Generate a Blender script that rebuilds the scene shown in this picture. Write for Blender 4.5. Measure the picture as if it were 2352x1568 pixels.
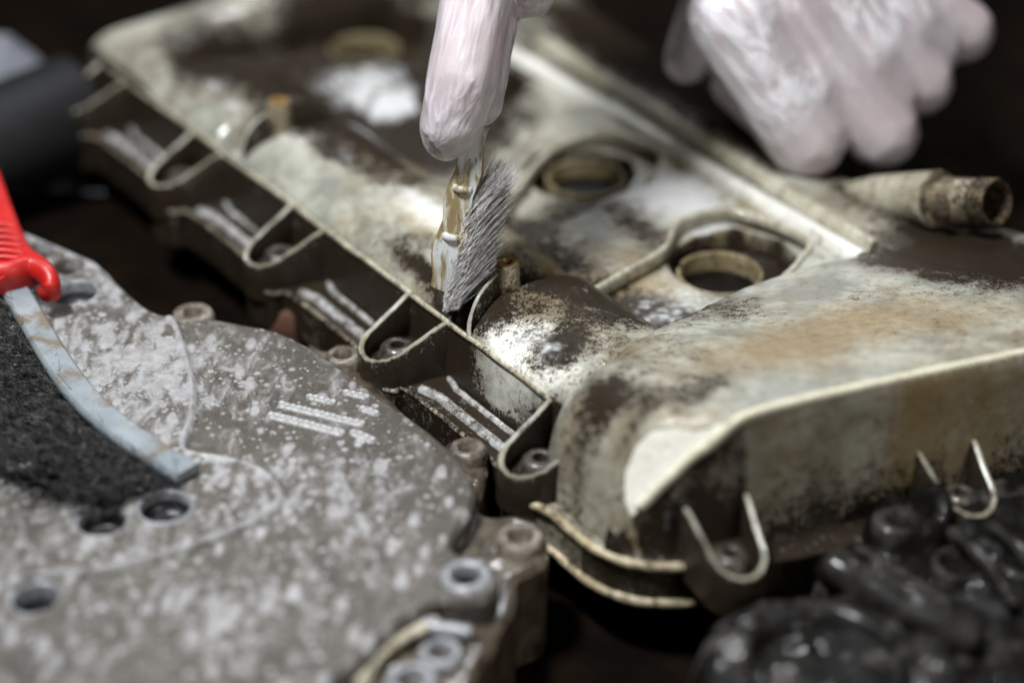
import bpy, bmesh, math, random
import numpy as np
from mathutils import Vector, Matrix, noise as mnoise

random.seed(7); RNG = np.random.default_rng(7)
MM = 0.001
scene = bpy.context.scene
for o in list(bpy.data.objects): bpy.data.objects.remove(o)

# ------------------------------------------------------------------ camera
LENS = 70.0; PITCH = math.radians(32.0); DIST = 583.0
FPX = LENS / 36.0 * 2352.0
c_f = np.array([0, math.cos(PITCH), -math.sin(PITCH)])
c_u = np.array([0, math.sin(PITCH), math.cos(PITCH)])
c_r = np.array([1.0, 0, 0])
CAM = np.array([0, 0, 15.0]) - c_f * DIST
cam = bpy.data.cameras.new("camera"); cam_o = bpy.data.objects.new("camera", cam)
scene.collection.objects.link(cam_o); scene.camera = cam_o
cam_o.location = Vector(CAM * MM); cam_o.rotation_euler = (math.radians(90) - PITCH, 0, 0)
cam.lens = LENS; cam.sensor_width = 36.0; cam.clip_start = 0.01; cam.clip_end = 20
cam.dof.use_dof = True; cam.dof.focus_distance = 0.575; cam.dof.aperture_fstop = 3.3
cam.dof.aperture_blades = 9

# ------------------------------------------------------------------ light (a workshop: black room, lamps overhead)
world = bpy.data.worlds.new("World"); scene.world = world; world.use_nodes = True
world.node_tree.nodes["Background"].inputs[0].default_value = (0.5, 0.53, 0.6, 1)
world.node_tree.nodes["Background"].inputs[1].default_value = 0.008
def area(name, loc, target, sx, sy, power, col):
    l = bpy.data.lights.new(name, 'AREA'); l.shape = 'RECTANGLE'; l.size = sx; l.size_y = sy
    l.energy = power; l.color = col
    o = bpy.data.objects.new(name, l); scene.collection.objects.link(o)
    o.location = loc
    o.rotation_euler = (Vector(target) - Vector(loc)).to_track_quat('-Z', 'Y').to_euler()
    return o
area("ceiling_lamp", (-0.27, -0.15, 0.82), (0.02, 0.0, 0.0), 0.20, 0.10, 15.5, (0.96, 0.985, 1.0))
area("rear_lamp", (0.10, 0.72, 0.80), (0.02, 0.05, 0.0), 0.30, 0.05, 4.6, (0.95, 0.97, 1.0))
area("front_lamp", (0.50, -0.72, 0.42), (0.08, 0.0, 0.02), 0.20, 0.20, 2.6, (1.0, 0.98, 0.94))
scene.view_settings.view_transform = 'Standard'; scene.view_settings.look = 'None'
scene.view_settings.gamma = 1.0; scene.view_settings.exposure = -0.12

# ------------------------------------------------------------------ helpers
def W(px, py, z):
    """point of the place at height z (mm) that the photograph shows at px, py"""
    d = c_f + c_r * (px - 1176) / FPX - c_u * (py - 784) / FPX
    return CAM + d * ((z - CAM[2]) / d[2])
def WD(px, py, dist):
    d = c_f + c_r * (px - 1176) / FPX - c_u * (py - 784) / FPX
    return CAM + d * dist
TH = math.radians(-54.2)
UX = np.array([math.cos(TH), math.sin(TH)]); VX = np.array([-UX[1], UX[0]])
ORG = W(1077, 773, 18)[:2]
def ST(px, py, z):
    p = W(px, py, z)[:2] - ORG; return np.array([p @ UX, p @ VX])
def ST2W(s, t): return ORG[0] + s * UX[0] + t * VX[0], ORG[1] + s * UX[1] + t * VX[1]
def c3(s, t, z):
    x, y = ST2W(s, t); return np.array([x, y, z])

def empty(name, loc=(0, 0, 0), label=None, cat=None, group=None, rotz=0.0):
    o = bpy.data.objects.new(name, None); scene.collection.objects.link(o)
    o.empty_display_size = 0.01
    o.location = Vector(loc) * MM; o.rotation_euler = (0, 0, rotz)
    tag(o, label, cat, group); return o
def tag(o, label=None, cat=None, group=None, kind=None):
    if label: o["label"] = label
    if cat: o["category"] = cat
    if group: o["group"] = group
    if kind: o["kind"] = kind
    return o
def wloc(o):
    v = Vector((0, 0, 0))
    while o: v += o.location; o = o.parent
    return v
def make(name, V, F, mat, parent=None, smooth=True, attrs=None, local=False, sharp=None):
    """one mesh object; V in mm (place coordinates, or the parent's own when local)"""
    me = bpy.data.meshes.new(name)
    V = np.asarray(V, dtype=np.float64) * MM
    if parent is not None and not local: V = V - np.array(wloc(parent))
    if isinstance(F, np.ndarray):
        me.vertices.add(len(V)); me.vertices.foreach_set("co", V.ravel())
        n, k = F.shape
        me.loops.add(n * k); me.loops.foreach_set("vertex_index", F.ravel().astype(np.int32))
        me.polygons.add(n); me.polygons.foreach_set("loop_start", np.arange(0, n * k, k, dtype=np.int32))
        me.update(calc_edges=True)
    else:
        me.from_pydata([tuple(v) for v in V], [], [tuple(f) for f in F]); me.update()
    me.polygons.foreach_set("use_smooth", [smooth] * len(me.polygons))
    if attrs:
        for k, a in attrs.items():
            at = me.attributes.new(k, 'FLOAT', 'POINT'); at.data.foreach_set("value", np.asarray(a, dtype=np.float32))
    if sharp is not None: me.set_sharp_from_angle(angle=math.radians(sharp))
    me.materials.append(mat)
    o = bpy.data.objects.new(name, me); scene.collection.objects.link(o)
    if parent is not None: o.parent = parent
    return o
def dup(o, parent=None, loc=None, rot=None):
    c = o.copy(); scene.collection.objects.link(c)
    if parent is not None: c.parent = parent
    if loc is not None: c.location = Vector(loc) * MM
    if rot is not None: c.rotation_euler = rot
    for ch in list(o.children): dup(ch, c)
    return c

def smooth_path(pts, n=6, closed=False):
    P = np.array(pts, float); out = []; m = len(P)
    for i in range(m if closed else m - 1):
        if closed: p0, p1, p2, p3 = P[(i-1) % m], P[i], P[(i+1) % m], P[(i+2) % m]
        else: p0, p1, p2, p3 = P[max(i-1, 0)], P[i], P[i+1], P[min(i+2, m-1)]
        for k in range(n):
            u = k / n
            out.append(0.5*((2*p1)+(-p0+p2)*u+(2*p0-5*p1+4*p2-p3)*u*u+(-p0+3*p1-3*p2+p3)*u**3))
    if not closed: out.append(P[-1])
    return np.array(out)

def sweep(path, prof, up=(0, 0, 1), closed=False, scale=None, cap=True):
    """sweep a closed 2D profile (sideways, up) along a 3D path -> V, F"""
    P = np.array(path, float); n = len(P); m = len(prof); V = []; F = []
    up = np.array(up, float)
    for i in range(n):
        a = P[(i-1) % n] if (closed or i > 0) else P[i]
        b = P[(i+1) % n] if (closed or i < n-1) else P[i]
        d = b - a; d /= max(np.linalg.norm(d), 1e-9)
        sd = np.cross(d, up); sd /= max(np.linalg.norm(sd), 1e-9); uu = np.cross(sd, d)
        k = 1.0 if scale is None else scale[i]
        for (x, y) in prof: V.append(P[i] + sd*x*k + uu*y*k)
    for i in range(n if closed else n-1):
        for j in range(m):
            a = i*m+j; b = i*m+(j+1) % m; c = ((i+1) % n)*m+(j+1) % m; d = ((i+1) % n)*m+j
            F.append((a, d, c, b))
    if cap and not closed:
        F.append(tuple(range(m))); F.append(tuple((n-1)*m+j for j in reversed(range(m))))
    return np.array(V), F
def circ(r, n=12, ry=None, ph=0): return [(r*math.cos(ph+2*math.pi*i/n), (ry or r)*math.sin(ph+2*math.pi*i/n)) for i in range(n)]
def ridge_prof(w, h, base=1.5):
    return [(-w*1.5, -base), (-w*1.25, 0), (-w, h*0.55), (-w*0.62, h*0.92), (0, h), (w*0.62, h*0.92), (w, h*0.55), (w*1.25, 0), (w*1.5, -base)]
def lathe(prof, n=40, center=(0, 0, 0), axis=None, a0=0.0, a1=2*math.pi):
    """prof: (radius, height) polyline. axis: unit vector"""
    full = abs(a1-a0-2*math.pi) < 1e-6; k = n if full else n+1
    V = []; F = []; m = len(prof)
    ax = np.array(axis if axis is not None else (0, 0, 1), float); ax /= np.linalg.norm(ax)
    h = np.array((0, 0, 1.0)) if abs(ax[2]) < 0.9 else np.array((1.0, 0, 0))
    e1 = np.cross(h, ax); e1 /= np.linalg.norm(e1); e2 = np.cross(ax, e1)
    c = np.array(center, float)
    for i in range(k):
        a = a0+(a1-a0)*i/n
        for (r, z) in prof: V.append(c+(e1*math.cos(a)+e2*math.sin(a))*r+ax*z)
    for i in range(n):
        i2 = (i+1) % k
        for j in range(m-1): F.append((i*m+j, i2*m+j, i2*m+j+1, i*m+j+1))
    if not full:
        F.append(tuple(range(m))); F.append(tuple(n*m+j for j in reversed(range(m))))
    return np.array(V), F
def merge(*vfs):
    V = []; F = []; o = 0
    for v, f in vfs:
        V.append(np.asarray(v)); F += [tuple(int(i)+o for i in q) for q in f]; o += len(v)
    return np.vstack(V), F

# --- lattice noise and signed distances on arrays
def _h(ix, iy, sd):
    a = (ix.astype(np.int64)*374761393 + iy.astype(np.int64)*668265263 + sd*982451653) & 0xffffffff
    a = ((a ^ (a >> 13))*1274126177) & 0xffffffff
    return ((a ^ (a >> 16)) & 0xffff)/65535.0
def vnoise(x, y, sd=0):
    ix = np.floor(x); iy = np.floor(y); fx = x-ix; fy = y-iy
    fx = fx*fx*(3-2*fx); fy = fy*fy*(3-2*fy)
    return (_h(ix, iy, sd)*(1-fx)+_h(ix+1, iy, sd)*fx)*(1-fy)+(_h(ix, iy+1, sd)*(1-fx)+_h(ix+1, iy+1, sd)*fx)*fy
def fbm(x, y, sd=0, o=4):
    r = 0; a = .5; s = 0
    for k in range(o): r = r+a*vnoise(x*2**k, y*2**k, sd+k); s += a; a *= .5
    return r/s
def seg_d(x, y, P, closed=True):
    P = np.asarray(P, float); d = np.full(x.shape, 1e18)
    n = len(P)
    for i in range(n if closed else n-1):
        a = P[i]; b = P[(i+1) % n]; e = b-a; L = max(e @ e, 1e-9)
        h = np.clip(((x-a[0])*e[0]+(y-a[1])*e[1])/L, 0, 1)
        d = np.minimum(d, (x-a[0]-e[0]*h)**2+(y-a[1]-e[1]*h)**2)
    return np.sqrt(d)
def inside(x, y, P):
    P = np.asarray(P, float); r = np.zeros(x.shape, bool); n = len(P)
    for i in range(n):
        a = P[i]; b = P[(i+1) % n]
        if a[1] == b[1]: continue
        c = ((a[1] > y) != (b[1] > y)) & (x < (b[0]-a[0])*(y-a[1])/(b[1]-a[1])+a[0])
        r ^= c
    return r
def psdf(x, y, P): return np.where(inside(x, y, P), -1, 1)*seg_d(x, y, P)
def sstep(a, b, x):
    t = np.clip((x-a)/(b-a), 0, 1); return t*t*(3-2*t)
def smax(a, b, k):
    h = np.clip(0.5+0.5*(a-b)/k, 0, 1); return b*(1-h)+a*h+k*h*(1-h)
def smin(a, b, k): return -smax(-a, -b, k)

def field(name, X, Y, Z, SD, h, mat, parent, bottom, attrs=None, toworld=None):
    """heights Z on grid X,Y kept where SD<0; rim snapped onto the outline and walled down to bottom"""
    gy, gx = np.gradient(SD, h, h)
    edge = (SD > 0) & (SD < 1.25*h)
    X2 = np.where(edge, X-gx*SD, X); Y2 = np.where(edge, Y-gy*SD, Y)
    ok = SD < 1.25*h
    q = ok[:-1, :-1] & ok[1:, :-1] & ok[:-1, 1:] & ok[1:, 1:]
    n0, n1 = X.shape; idx = np.arange(n0*n1).reshape(n0, n1)
    F = np.stack([idx[:-1, :-1][q], idx[:-1, 1:][q], idx[1:, 1:][q], idx[1:, :-1][q]], 1)
    # boundary edges
    E = np.concatenate([F[:, [0, 1]], F[:, [1, 2]], F[:, [2, 3]], F[:, [3, 0]]])
    key = E[:, 0].astype(np.int64)*(n0*n1)+E[:, 1]; rkey = E[:, 1].astype(np.int64)*(n0*n1)+E[:, 0]
    B = E[~np.isin(key, rkey)]
    used, inv = np.unique(np.concatenate([F.ravel(), B.ravel()]), return_inverse=True)
    Fi = inv[:F.size].reshape(F.shape); Bi = inv[F.size:].reshape(B.shape)
    x = X2.ravel()[used]; y = Y2.ravel()[used]; z = Z.ravel()[used]
    nb = np.unique(Bi); mp = np.full(len(used), -1); mp[nb] = np.arange(len(nb))
    tops = []; xs = [x]; ys = [y]; zs = [z]; src = [np.arange(len(used))]; base = len(used); rows = [None]
    # top rim ring (duplicated for a crisp edge), then walls
    for lvl, zz in enumerate((z[nb]-0.25, np.full(len(nb), float(bottom)))):
        xs.append(x[nb]); ys.append(y[nb]); zs.append(zz); src.append(nb); rows.append(base); base += len(nb)
    Fw = [Fi]
    a = Bi[:, 0]; b = Bi[:, 1]
    Fw.append(np.stack([b, a, rows[1]+mp[a], rows[1]+mp[b]], 1))
    Fw.append(np.stack([rows[1]+mp[b], rows[1]+mp[a], rows[2]+mp[a], rows[2]+mp[b]], 1))
    x = np.concatenate(xs); y = np.concatenate(ys); z = np.concatenate(zs); src = np.concatenate(src)
    if toworld: x, y = toworld(x, y)
    at = {k: v.ravel()[used][src] for k, v in (attrs or {}).items()}
    return make(name, np.stack([x, y, z], 1), np.concatenate(Fw), mat, parent, True, at, sharp=50)

def blobs(S, T, lst, z):
    """stains and painted light marks: (px, py, long radius mm, short radius mm, strength) centred where the mark lies on the casting"""
    r = np.zeros(S.shape)
    for b in lst:
        px, py, a, bb, k = b[:5]; ang = b[5] if len(b) > 5 else 0; zz = b[6] if len(b) > 6 else z
        c = ST(px, py, zz); ca, sa = math.cos(ang), math.sin(ang)
        u = (S-c[0])*ca+(T-c[1])*sa; v = -(S-c[0])*sa+(T-c[1])*ca
        r = r+k*np.exp(-((u/a)**2+(v/bb)**2))
    return r

# ------------------------------------------------------------------ materials
class NT:
    def __init__(s, name):
        s.m = bpy.data.materials.new(name); s.m.use_nodes = True; s.t = s.m.node_tree
        s.b = s.t.nodes["Principled BSDF"]; s.pos = s.t.nodes.new('ShaderNodeNewGeometry').outputs['Position']
    def link(s, a, b): s.t.links.new(a, b)
    def put(s, sock, v):
        if isinstance(v, (int, float)): sock.default_value = v
        elif isinstance(v, tuple): sock.default_value = (*v, 1) if len(v) == 3 and sock.type == 'RGBA' else v
        else: s.link(v, sock)
    def math(s, op, a, b=0.0, clamp=False):
        n = s.t.nodes.new('ShaderNodeMath'); n.operation = op; n.use_clamp = clamp
        s.put(n.inputs[0], a); s.put(n.inputs[1], b); return n.outputs[0]
    def noise(s, scale, detail=4, rough=.55, vec=None, dist=0.0):
        n = s.t.nodes.new('ShaderNodeTexNoise'); n.inputs['Scale'].default_value = scale
        n.inputs['Detail'].default_value = detail; n.inputs['Roughness'].default_value = rough
        n.inputs['Distortion'].default_value = dist
        s.link(vec if vec is not None else s.pos, n.inputs['Vector']); return n.outputs['Fac']
    def voro(s, scale, feature='F1', vec=None, rand=1.0, out='Distance'):
        n = s.t.nodes.new('ShaderNodeTexVoronoi'); n.feature = feature; n.inputs['Scale'].default_value = scale
        n.inputs['Randomness'].default_value = rand
        s.link(vec if vec is not None else s.pos, n.inputs['Vector']); return n.outputs[out]
    def mapping(s, scale=(1, 1, 1), rot=(0, 0, 0), vec=None):
        n = s.t.nodes.new('ShaderNodeMapping'); n.inputs['Scale'].default_value = scale; n.inputs['Rotation'].default_value = rot
        s.link(vec if vec is not None else s.pos, n.inputs['Vector']); return n.outputs[0]
    def attr(s, name):
        n = s.t.nodes.new('ShaderNodeAttribute'); n.attribute_name = name; return n.outputs['Fac']
    def step(s, a, b, x):
        n = s.t.nodes.new('ShaderNodeMapRange'); n.interpolation_type = 'SMOOTHSTEP'
        n.inputs[1].default_value = a; n.inputs[2].default_value = b; s.put(n.inputs[0], x); return n.outputs[0]
    def rng(s, x, lo, hi, a=0.0, b=1.0):
        n = s.t.nodes.new('ShaderNodeMapRange'); n.inputs[1].default_value = a; n.inputs[2].default_value = b
        n.inputs[3].default_value = lo; n.inputs[4].default_value = hi; s.put(n.inputs[0], x); return n.outputs[0]
    def mix(s, f, a, b):
        n = s.t.nodes.new('ShaderNodeMix'); n.data_type = 'RGBA'
        s.put(n.inputs[0], f); s.put(n.inputs[6], a); s.put(n.inputs[7], b); return n.outputs[2]
    def mixf(s, f, a, b):
        n = s.t.nodes.new('ShaderNodeMix'); s.put(n.inputs[0], f); s.put(n.inputs[2], a); s.put(n.inputs[3], b); return n.outputs[0]
    def bump(s, h, strength, dist, nrm=None):
        n = s.t.nodes.new('ShaderNodeBump'); n.inputs['Strength'].default_value = strength; n.inputs['Distance'].default_value = dist
        s.put(n.inputs['Height'], h)
        if nrm is not None: s.link(nrm, n.inputs['Normal'])
        return n.outputs[0]
    def set(s, **k):
        for a, v in k.items(): s.put(s.b.inputs[a.replace('_', ' ')], v)
        return s.m

def dirty(name, clean=(.36, .36, .31), clean2=(.19, .195, .165), g0=0.0, s0=0.0, f0=0.0, use_attr=True, coat=.6):
    """pale cast cover with oil grime, ochre stain and dried foam; amounts come from the piece's own wear and painted-light attributes"""
    N = NT(name)
    n1 = N.noise(55, 5, .6); n2 = N.noise(330, 5, .65); n3 = N.noise(1400, 3, .6); n4 = N.noise(120, 6, .7, dist=.6)
    n5 = N.noise(650, 6, .75); nf = N.noise(1700, 5, .72)
    A = N.attr if use_attr else (lambda k: 0.0)
    col = N.mix(N.step(.35, .65, n1), clean, clean2)
    col = N.mix(N.math('MULTIPLY', N.step(.55, .75, n2), .30), col, (.27, .23, .17))
    st = N.math('ADD', A('stain'), s0); C0 = lambda n, k: N.math('MULTIPLY', N.math('SUBTRACT', n, .45), k)
    sf = N.math('MULTIPLY', N.step(.15, 1.15, N.math('ADD', N.math('ADD', N.math('MULTIPLY', n4, .7), N.math('ADD', C0(n2, 1.0), N.math('MULTIPLY', nf, .4))), N.math('SUBTRACT', st, .36))), .80)
    col = N.mix(sf, col, N.mix(n2, (.26, .175, .055), (.14, .088, .028)))
    gr = N.math('ADD', A('grime'), g0)
    C = lambda n, k: N.math('MULTIPLY', N.math('SUBTRACT', n, .5), k)
    brk = N.math('ADD', N.math('ADD', C(n4, .9), C(n2, 1.0)), N.math('ADD', C(n5, 1.5), C(nf, 1.9)))
    gv = N.math('ADD', brk, gr)
    gf = N.step(.36, .60, gv)
    halo = N.math('MULTIPLY', N.step(-.05, .46, N.math('ADD', N.math('MULTIPLY', brk, .7), gr)), .66)
    cl = N.math('MULTIPLY', N.step(.25, .75, N.math('ADD', A('clean'), C(n2, .9))), .85)  # brightens clean spots and paints highlights into the colour
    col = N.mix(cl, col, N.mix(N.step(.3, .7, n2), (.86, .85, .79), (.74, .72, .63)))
    col = N.mix(halo, col, (.082, .058, .034))
    col = N.mix(gf, col, N.mix(n3, (.007, .0055, .004), (.035, .025, .016)))
    fo = N.math('ADD', A('foam'), f0)  # on the cover shell this also carries painted wet sheen
    vd = N.voro(420, 'SMOOTH_F1'); vd2 = N.voro(190, 'SMOOTH_F1')
    drop = N.math('SUBTRACT', 1.0, N.math('ADD', N.math('MULTIPLY', vd, 1.0), N.math('MULTIPLY', vd2, .6)))
    ff = N.math('MULTIPLY', N.step(.55, .90, N.math('ADD', N.math('MULTIPLY', fo, .85), N.math('ADD', N.math('MULTIPLY', n2, .35), N.math('MULTIPLY', drop, .32)))), .82)
    ff = N.math('MULTIPLY', ff, N.step(.02, .2, fo))
    col = N.mix(ff, col, (.60, .60, .60))
    # small dark specks and pale dried dots everywhere
    sp = N.step(.73, .80, N.noise(820, 2, .5))
    col = N.mix(N.math('MULTIPLY', sp, .7), col, (.03, .022, .015))
    N.set(Base_Color=col)
    rough = N.mixf(gf, N.rng(n2, .32, .60), N.rng(n5, .04, .30))
    rough = N.mixf(ff, rough, .34)
    b = N.bump(N.math('ADD', N.math('MULTIPLY', n3, .35), N.math('MULTIPLY', gf, N.rng(n5, .4, 1.0))), .55, .0005)
    b = N.bump(N.math('ADD', n2, N.math('MULTIPLY', ff, .6)), .35, .0006, b)
    dv = N.voro(310); b = N.bump(N.math('MULTIPLY', N.step(.20, .06, dv), N.step(.56, .64, N.noise(150, 2, .5))), .8, .0006, b)
    N.set(Roughness=rough, Normal=b, Coat_Weight=N.math('MULTIPLY', N.math('MULTIPLY', N.step(.42, .62, n1), N.math('SUBTRACT', 1.0, N.math('MULTIPLY', gf, .7))), coat), Coat_Roughness=.07, Specular_IOR_Level=N.math('SUBTRACT', .5, N.math('MULTIPLY', gf, .22)))
    return N.m

M_COVER = dirty("pale_cover_casting")
M_LUG = dirty("grimy_lug_casting")
M_RIM = dirty("worn_cream_edge", (.55, .51, .40), (.45, .40, .29), .22, .08, 0, False)
M_CURB = dirty("stained_curb", (.52, .51, .43), (.40, .39, .31), .06, .30, 0, False)
M_BEAD = dirty("oily_cream_bead", (.56, .49, .34), (.44, .36, .22), .22, .25, 0, False)
M_EDGE = dirty("grimy_flange_edge", (.50, .46, .36), (.40, .35, .25), .52, .2, .1, False)
M_RIB = dirty("wet_glint_flange_rib", (.5, .5, .48), (.4, .38, .34), .50, .1, .50, False)  # white rib tops are wet glints put into the colour
M_RAIL = dirty("highlit_rail_casting", (.70, .69, .64), (.58, .57, .52), -.05, .05, .10, False)  # bright highlight of the left rail is put into this pale colour
M_POCKET = dirty("oil_stained_plug_tube", (.34, .32, .21), (.22, .20, .12), .26, .60, 0, False)

def plate_mat():
    N = NT("brown_plate_with_dried_suds")
    p = N.mapping((1, 1, 1), (0, 0, math.radians(-25)))
    ps = N.mapping((1.35, .62, 1.0), (0, 0, math.radians(12)))
    n1 = N.noise(60, 4, .6); n2 = N.noise(300, 5, .65); n3 = N.noise(1500, 3, .6); n0 = N.noise(24, 3, .5)
    fo = N.attr('foam')
    wob = N.noise(260, 3, .6)
    def drops(scale, vec):
        d = N.voro(scale, 'F1', vec); rnd = N.voro(scale, 'F1', vec, out='Color')
        sep = N.t.nodes.new('ShaderNodeSeparateColor'); N.link(rnd, sep.inputs[0])
        # each drop its own size; some cells carry none
        rad = N.math('MULTIPLY', N.math('SUBTRACT', sep.outputs[0], .20), .66)
        e = N.math('SUBTRACT', rad, N.math('ADD', d, N.math('MULTIPLY', N.math('SUBTRACT', wob, .5), .24)))
        return e
    e1 = drops(175, ps); e2 = drops(330, p); e3 = drops(620, p)
    blot = N.math('SUBTRACT', N.noise(170, 6, .62, ps, .5), .56)
    e = N.math('MAXIMUM', N.math('MAXIMUM', e1, N.math('SUBTRACT', e2, .05)), N.math('MAXIMUM', N.math('SUBTRACT', e3, .10), N.math('MULTIPLY', blot, 1.1)))
    e = N.math('ADD', e, N.math('ADD', N.math('MULTIPLY', fo, .30), N.math('MULTIPLY', N.math('SUBTRACT', N.noise(1300, 4, .7), .5), .16)))
    ff = N.math('MULTIPLY', N.step(-.11, .19, e), N.rng(n2, .30, 1.05))
    base = N.mix(N.step(.3, .7, n1), (.060, .053, .044), (.036, .032, .027))
    base = N.mix(N.step(.42, .75, N.noise(2200, 4, .75)), base, (.145, .125, .105))
    col = N.mix(N.math('MULTIPLY', ff, .9), base, N.mix(n2, (.30, .295, .29), (.52, .52, .54)))
    rim = N.math('MULTIPLY', N.step(-.10, -.01, e), N.math('SUBTRACT', 1.0, N.step(.0, .08, e)))
    col = N.mix(N.math('MULTIPLY', rim, .35), col, (.10, .08, .06))
    sp = N.step(.72, .78, N.noise(700, 2, .5)); col = N.mix(N.math('MULTIPLY', sp, .6), col, (.03, .025, .02))
    col = N.mix(N.math('MULTIPLY', N.attr('grime'), N.step(.30, .62, N.noise(260, 5, .7))), col, (.018, .014, .010))
    N.set(Base_Color=col, Roughness=N.mixf(ff, N.rng(n2, .28, .50), N.rng(n3, .30, .55)))
    b = N.bump(N.math('ADD', N.math('MULTIPLY', ff, 1.0), N.math('MULTIPLY', N.noise(2200, 4, .75), .9)), .7, .0004)
    N.set(Normal=N.bump(n2, .35, .0005, b), Specular_IOR_Level=.45, Coat_Weight=.12, Coat_Roughness=.2)
    return N.m
M_PLATE = plate_mat()
def simple(name, col, rough=.5, col2=None, scale=300, metallic=0.0, bump=.3, coat=0.0, bd=.0004, spec=.5):
    N = NT(name); n = N.noise(scale, 5, .65); n2 = N.noise(scale*4, 3, .6)
    N.set(Base_Color=N.mix(N.step(.35, .65, n), col, col2 or tuple(c*.6 for c in col)), Metallic=metallic, Specular_IOR_Level=spec, Coat_Weight=coat, Coat_Roughness=.12,
          Roughness=N.rng(n2, rough*.7, min(1, rough*1.3)), Normal=N.bump(N.math('ADD', n, N.math('MULTIPLY', n2, .5)), bump, bd))
    return N.m
M_BOSS = simple("worn_brown_boss", (.20, .175, .145), .38, (.07, .055, .04), 300, 0.1)
M_BRIGHT = simple("pale_machined_ring", (.30, .31, .33), .36, (.15, .15, .155), 400, .2)
M_LOWER = simple("oily_brown_flange", (.085, .065, .045), .30, (.03, .022, .015), 170, 0.0, .6, .5, .0008)
M_BORE = simple("dark_bore", (.035, .035, .038), .35, (.012, .012, .013), 200)
M_OIL = simple("black_oil", (.003, .002, .0015), .38, (.005, .0035, .0025), 90, 0, .2, spec=.12)
M_BOLT = simple("oily_steel", (.07, .055, .042), .34, (.02, .016, .012), 420, .15, .7, .35)
M_RED = simple("red_plastic", (.46, .010, .007), .46, (.36, .006, .005), 160, 0, .25, .05)
M_TABLE = simple("dark_brown_board", (.006, .0033, .0015), .9, (.002, .0012, .0008), 40, 0, .4, spec=.04)
M_BLACK = simple("black_wire", (.02, .02, .02), .25, (.26, .26, .255), 420, .65)  # grey second colour paints glints onto the wires
M_STEELW = simple("grey_steel_wire", (.46, .445, .43), .45, (.24, .23, .225), 700, .1)
M_FARGREY = simple("grey_cloth", (.16, .165, .19), .8, (.10, .105, .13), 60)
M_TUBE = simple("black_rubber", (.004, .004, .0045), .6, (.008, .008, .009), 300, spec=.25)
M_BROWN = simple("dull_brown", (.10, .045, .03), .5, (.06, .03, .02), 60)
def oily():
    N = NT("black_oily_casting"); n = N.noise(140, 6, .7); n2 = N.noise(520, 4, .65); n1 = N.noise(48, 4, .6)
    col = N.mix(N.step(.52, .72, n), (.003, .0025, .002), (.012, .010, .008))
    col = N.mix(N.math('MULTIPLY', N.step(.45, .8, N.attr('foam')), N.step(.40, .62, n)), col, (.04, .037, .033))
    N.set(Base_Color=col, Roughness=N.rng(n2, .35, .7), Specular_IOR_Level=.12, Coat_Weight=N.math('MULTIPLY', N.step(.50, .62, n), .45), Coat_Roughness=.1,
          Normal=N.bump(N.math('ADD', n, N.math('MULTIPLY', n2, .5)), .5, .0007))
    return N.m
M_OILY = oily()
def strapmat():
    N = NT("pale_blue_painted_metal"); n = N.noise(110, 5, .65, dist=.5); n2 = N.noise(500, 4, .7); n3 = N.noise(60, 3, .5)
    col = N.mix(N.step(.3, .7, n3), (.165, .19, .21), (.25, .275, .295))
    col = N.mix(N.math('MULTIPLY', N.step(.44, .62, N.math('ADD', n, N.math('MULTIPLY', N.math('SUBTRACT', n3, .5), .6))), .8), col, (.13, .095, .05))
    col = N.mix(N.math('MULTIPLY', N.step(.66, .74, n2), .7), col, (.08, .06, .04))
    N.set(Base_Color=col, Roughness=N.rng(n2, .25, .5), Normal=N.bump(n2, .3, .0004), Coat_Weight=.15)
    return N.m
M_STRAP = strapmat()
def stickmat():
    N = NT("worn_painted_wood"); v = N.mapping((1, 1, .16), (0, math.radians(10), 0))
    n = N.noise(420, 4, .6, v); n2 = N.noise(900, 4, .6, v); n3 = N.noise(160, 3, .5, v)
    col = N.mix(N.step(.36, .54, n), (.52, .49, .42), (.22, .165, .08))
    col = N.mix(N.step(.52, .62, n3), col, (.50, .53, .53))
    col = N.mix(N.math('MULTIPLY', N.step(.60, .68, n2), .8), col, (.10, .075, .045))
    N.set(Base_Color=col, Roughness=.5, Normal=N.bump(n2, .4, .0005)); return N.m
M_STICK = stickmat()
def glovemat():
    N = NT("thin_clear_vinyl_glove_over_skin"); n = N.noise(45, 4, .6); n2 = N.noise(300, 4, .6)
    cx = N.t.nodes.new('ShaderNodeCombineXYZ')
    for k, sc_, q in ((0, 1.0, 'ga'), (1, .085, 'gd'), (2, 1.0, 'gb')): N.link(N.math('MULTIPLY', N.attr(q), sc_), cx.inputs[k])
    def ridge(sc, dist): return N.math('SUBTRACT', 1.0, N.math('MULTIPLY', N.math('ABSOLUTE', N.math('SUBTRACT', N.noise(sc, 2, .5, cx.outputs[0], dist), .5)), 7.0), True)
    r1 = ridge(.20, .25); r2 = ridge(.42, .2); r3 = ridge(.85, .1)
    film = N.attr('film')
    rr = N.math('MULTIPLY', N.math('ADD', N.math('ADD', N.math('MULTIPLY', r1, .75), N.math('MULTIPLY', r2, .45)), N.math('MULTIPLY', r3, .12)), N.math('MULTIPLY', film, N.step(.30, .55, N.noise(26, 2, .5))))
    col = N.mix(N.step(.36, .66, n), (.41, .355, .375), (.52, .485, .51))
    col = N.mix(N.math('MULTIPLY', N.attr('blush'), .75), col, (.52, .40, .40))
    col = N.mix(N.math('MULTIPLY', N.step(.50, .64, N.noise(90, 4, .6)), .28), col, (.30, .235, .21))
    col = N.mix(N.math('MULTIPLY', N.step(.25, .95, rr), .8), col, (.74, .73, .77))
    N.set(Base_Color=col, Roughness=N.rng(n2, .22, .40), Subsurface_Weight=.2, Subsurface_Radius=(.005, .003, .0025), Subsurface_Scale=.5,
          Coat_Weight=.5, Coat_Roughness=.18, Normal=N.bump(n2, .1, .0004, N.bump(rr, .7, .0007))); return N.m
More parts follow.
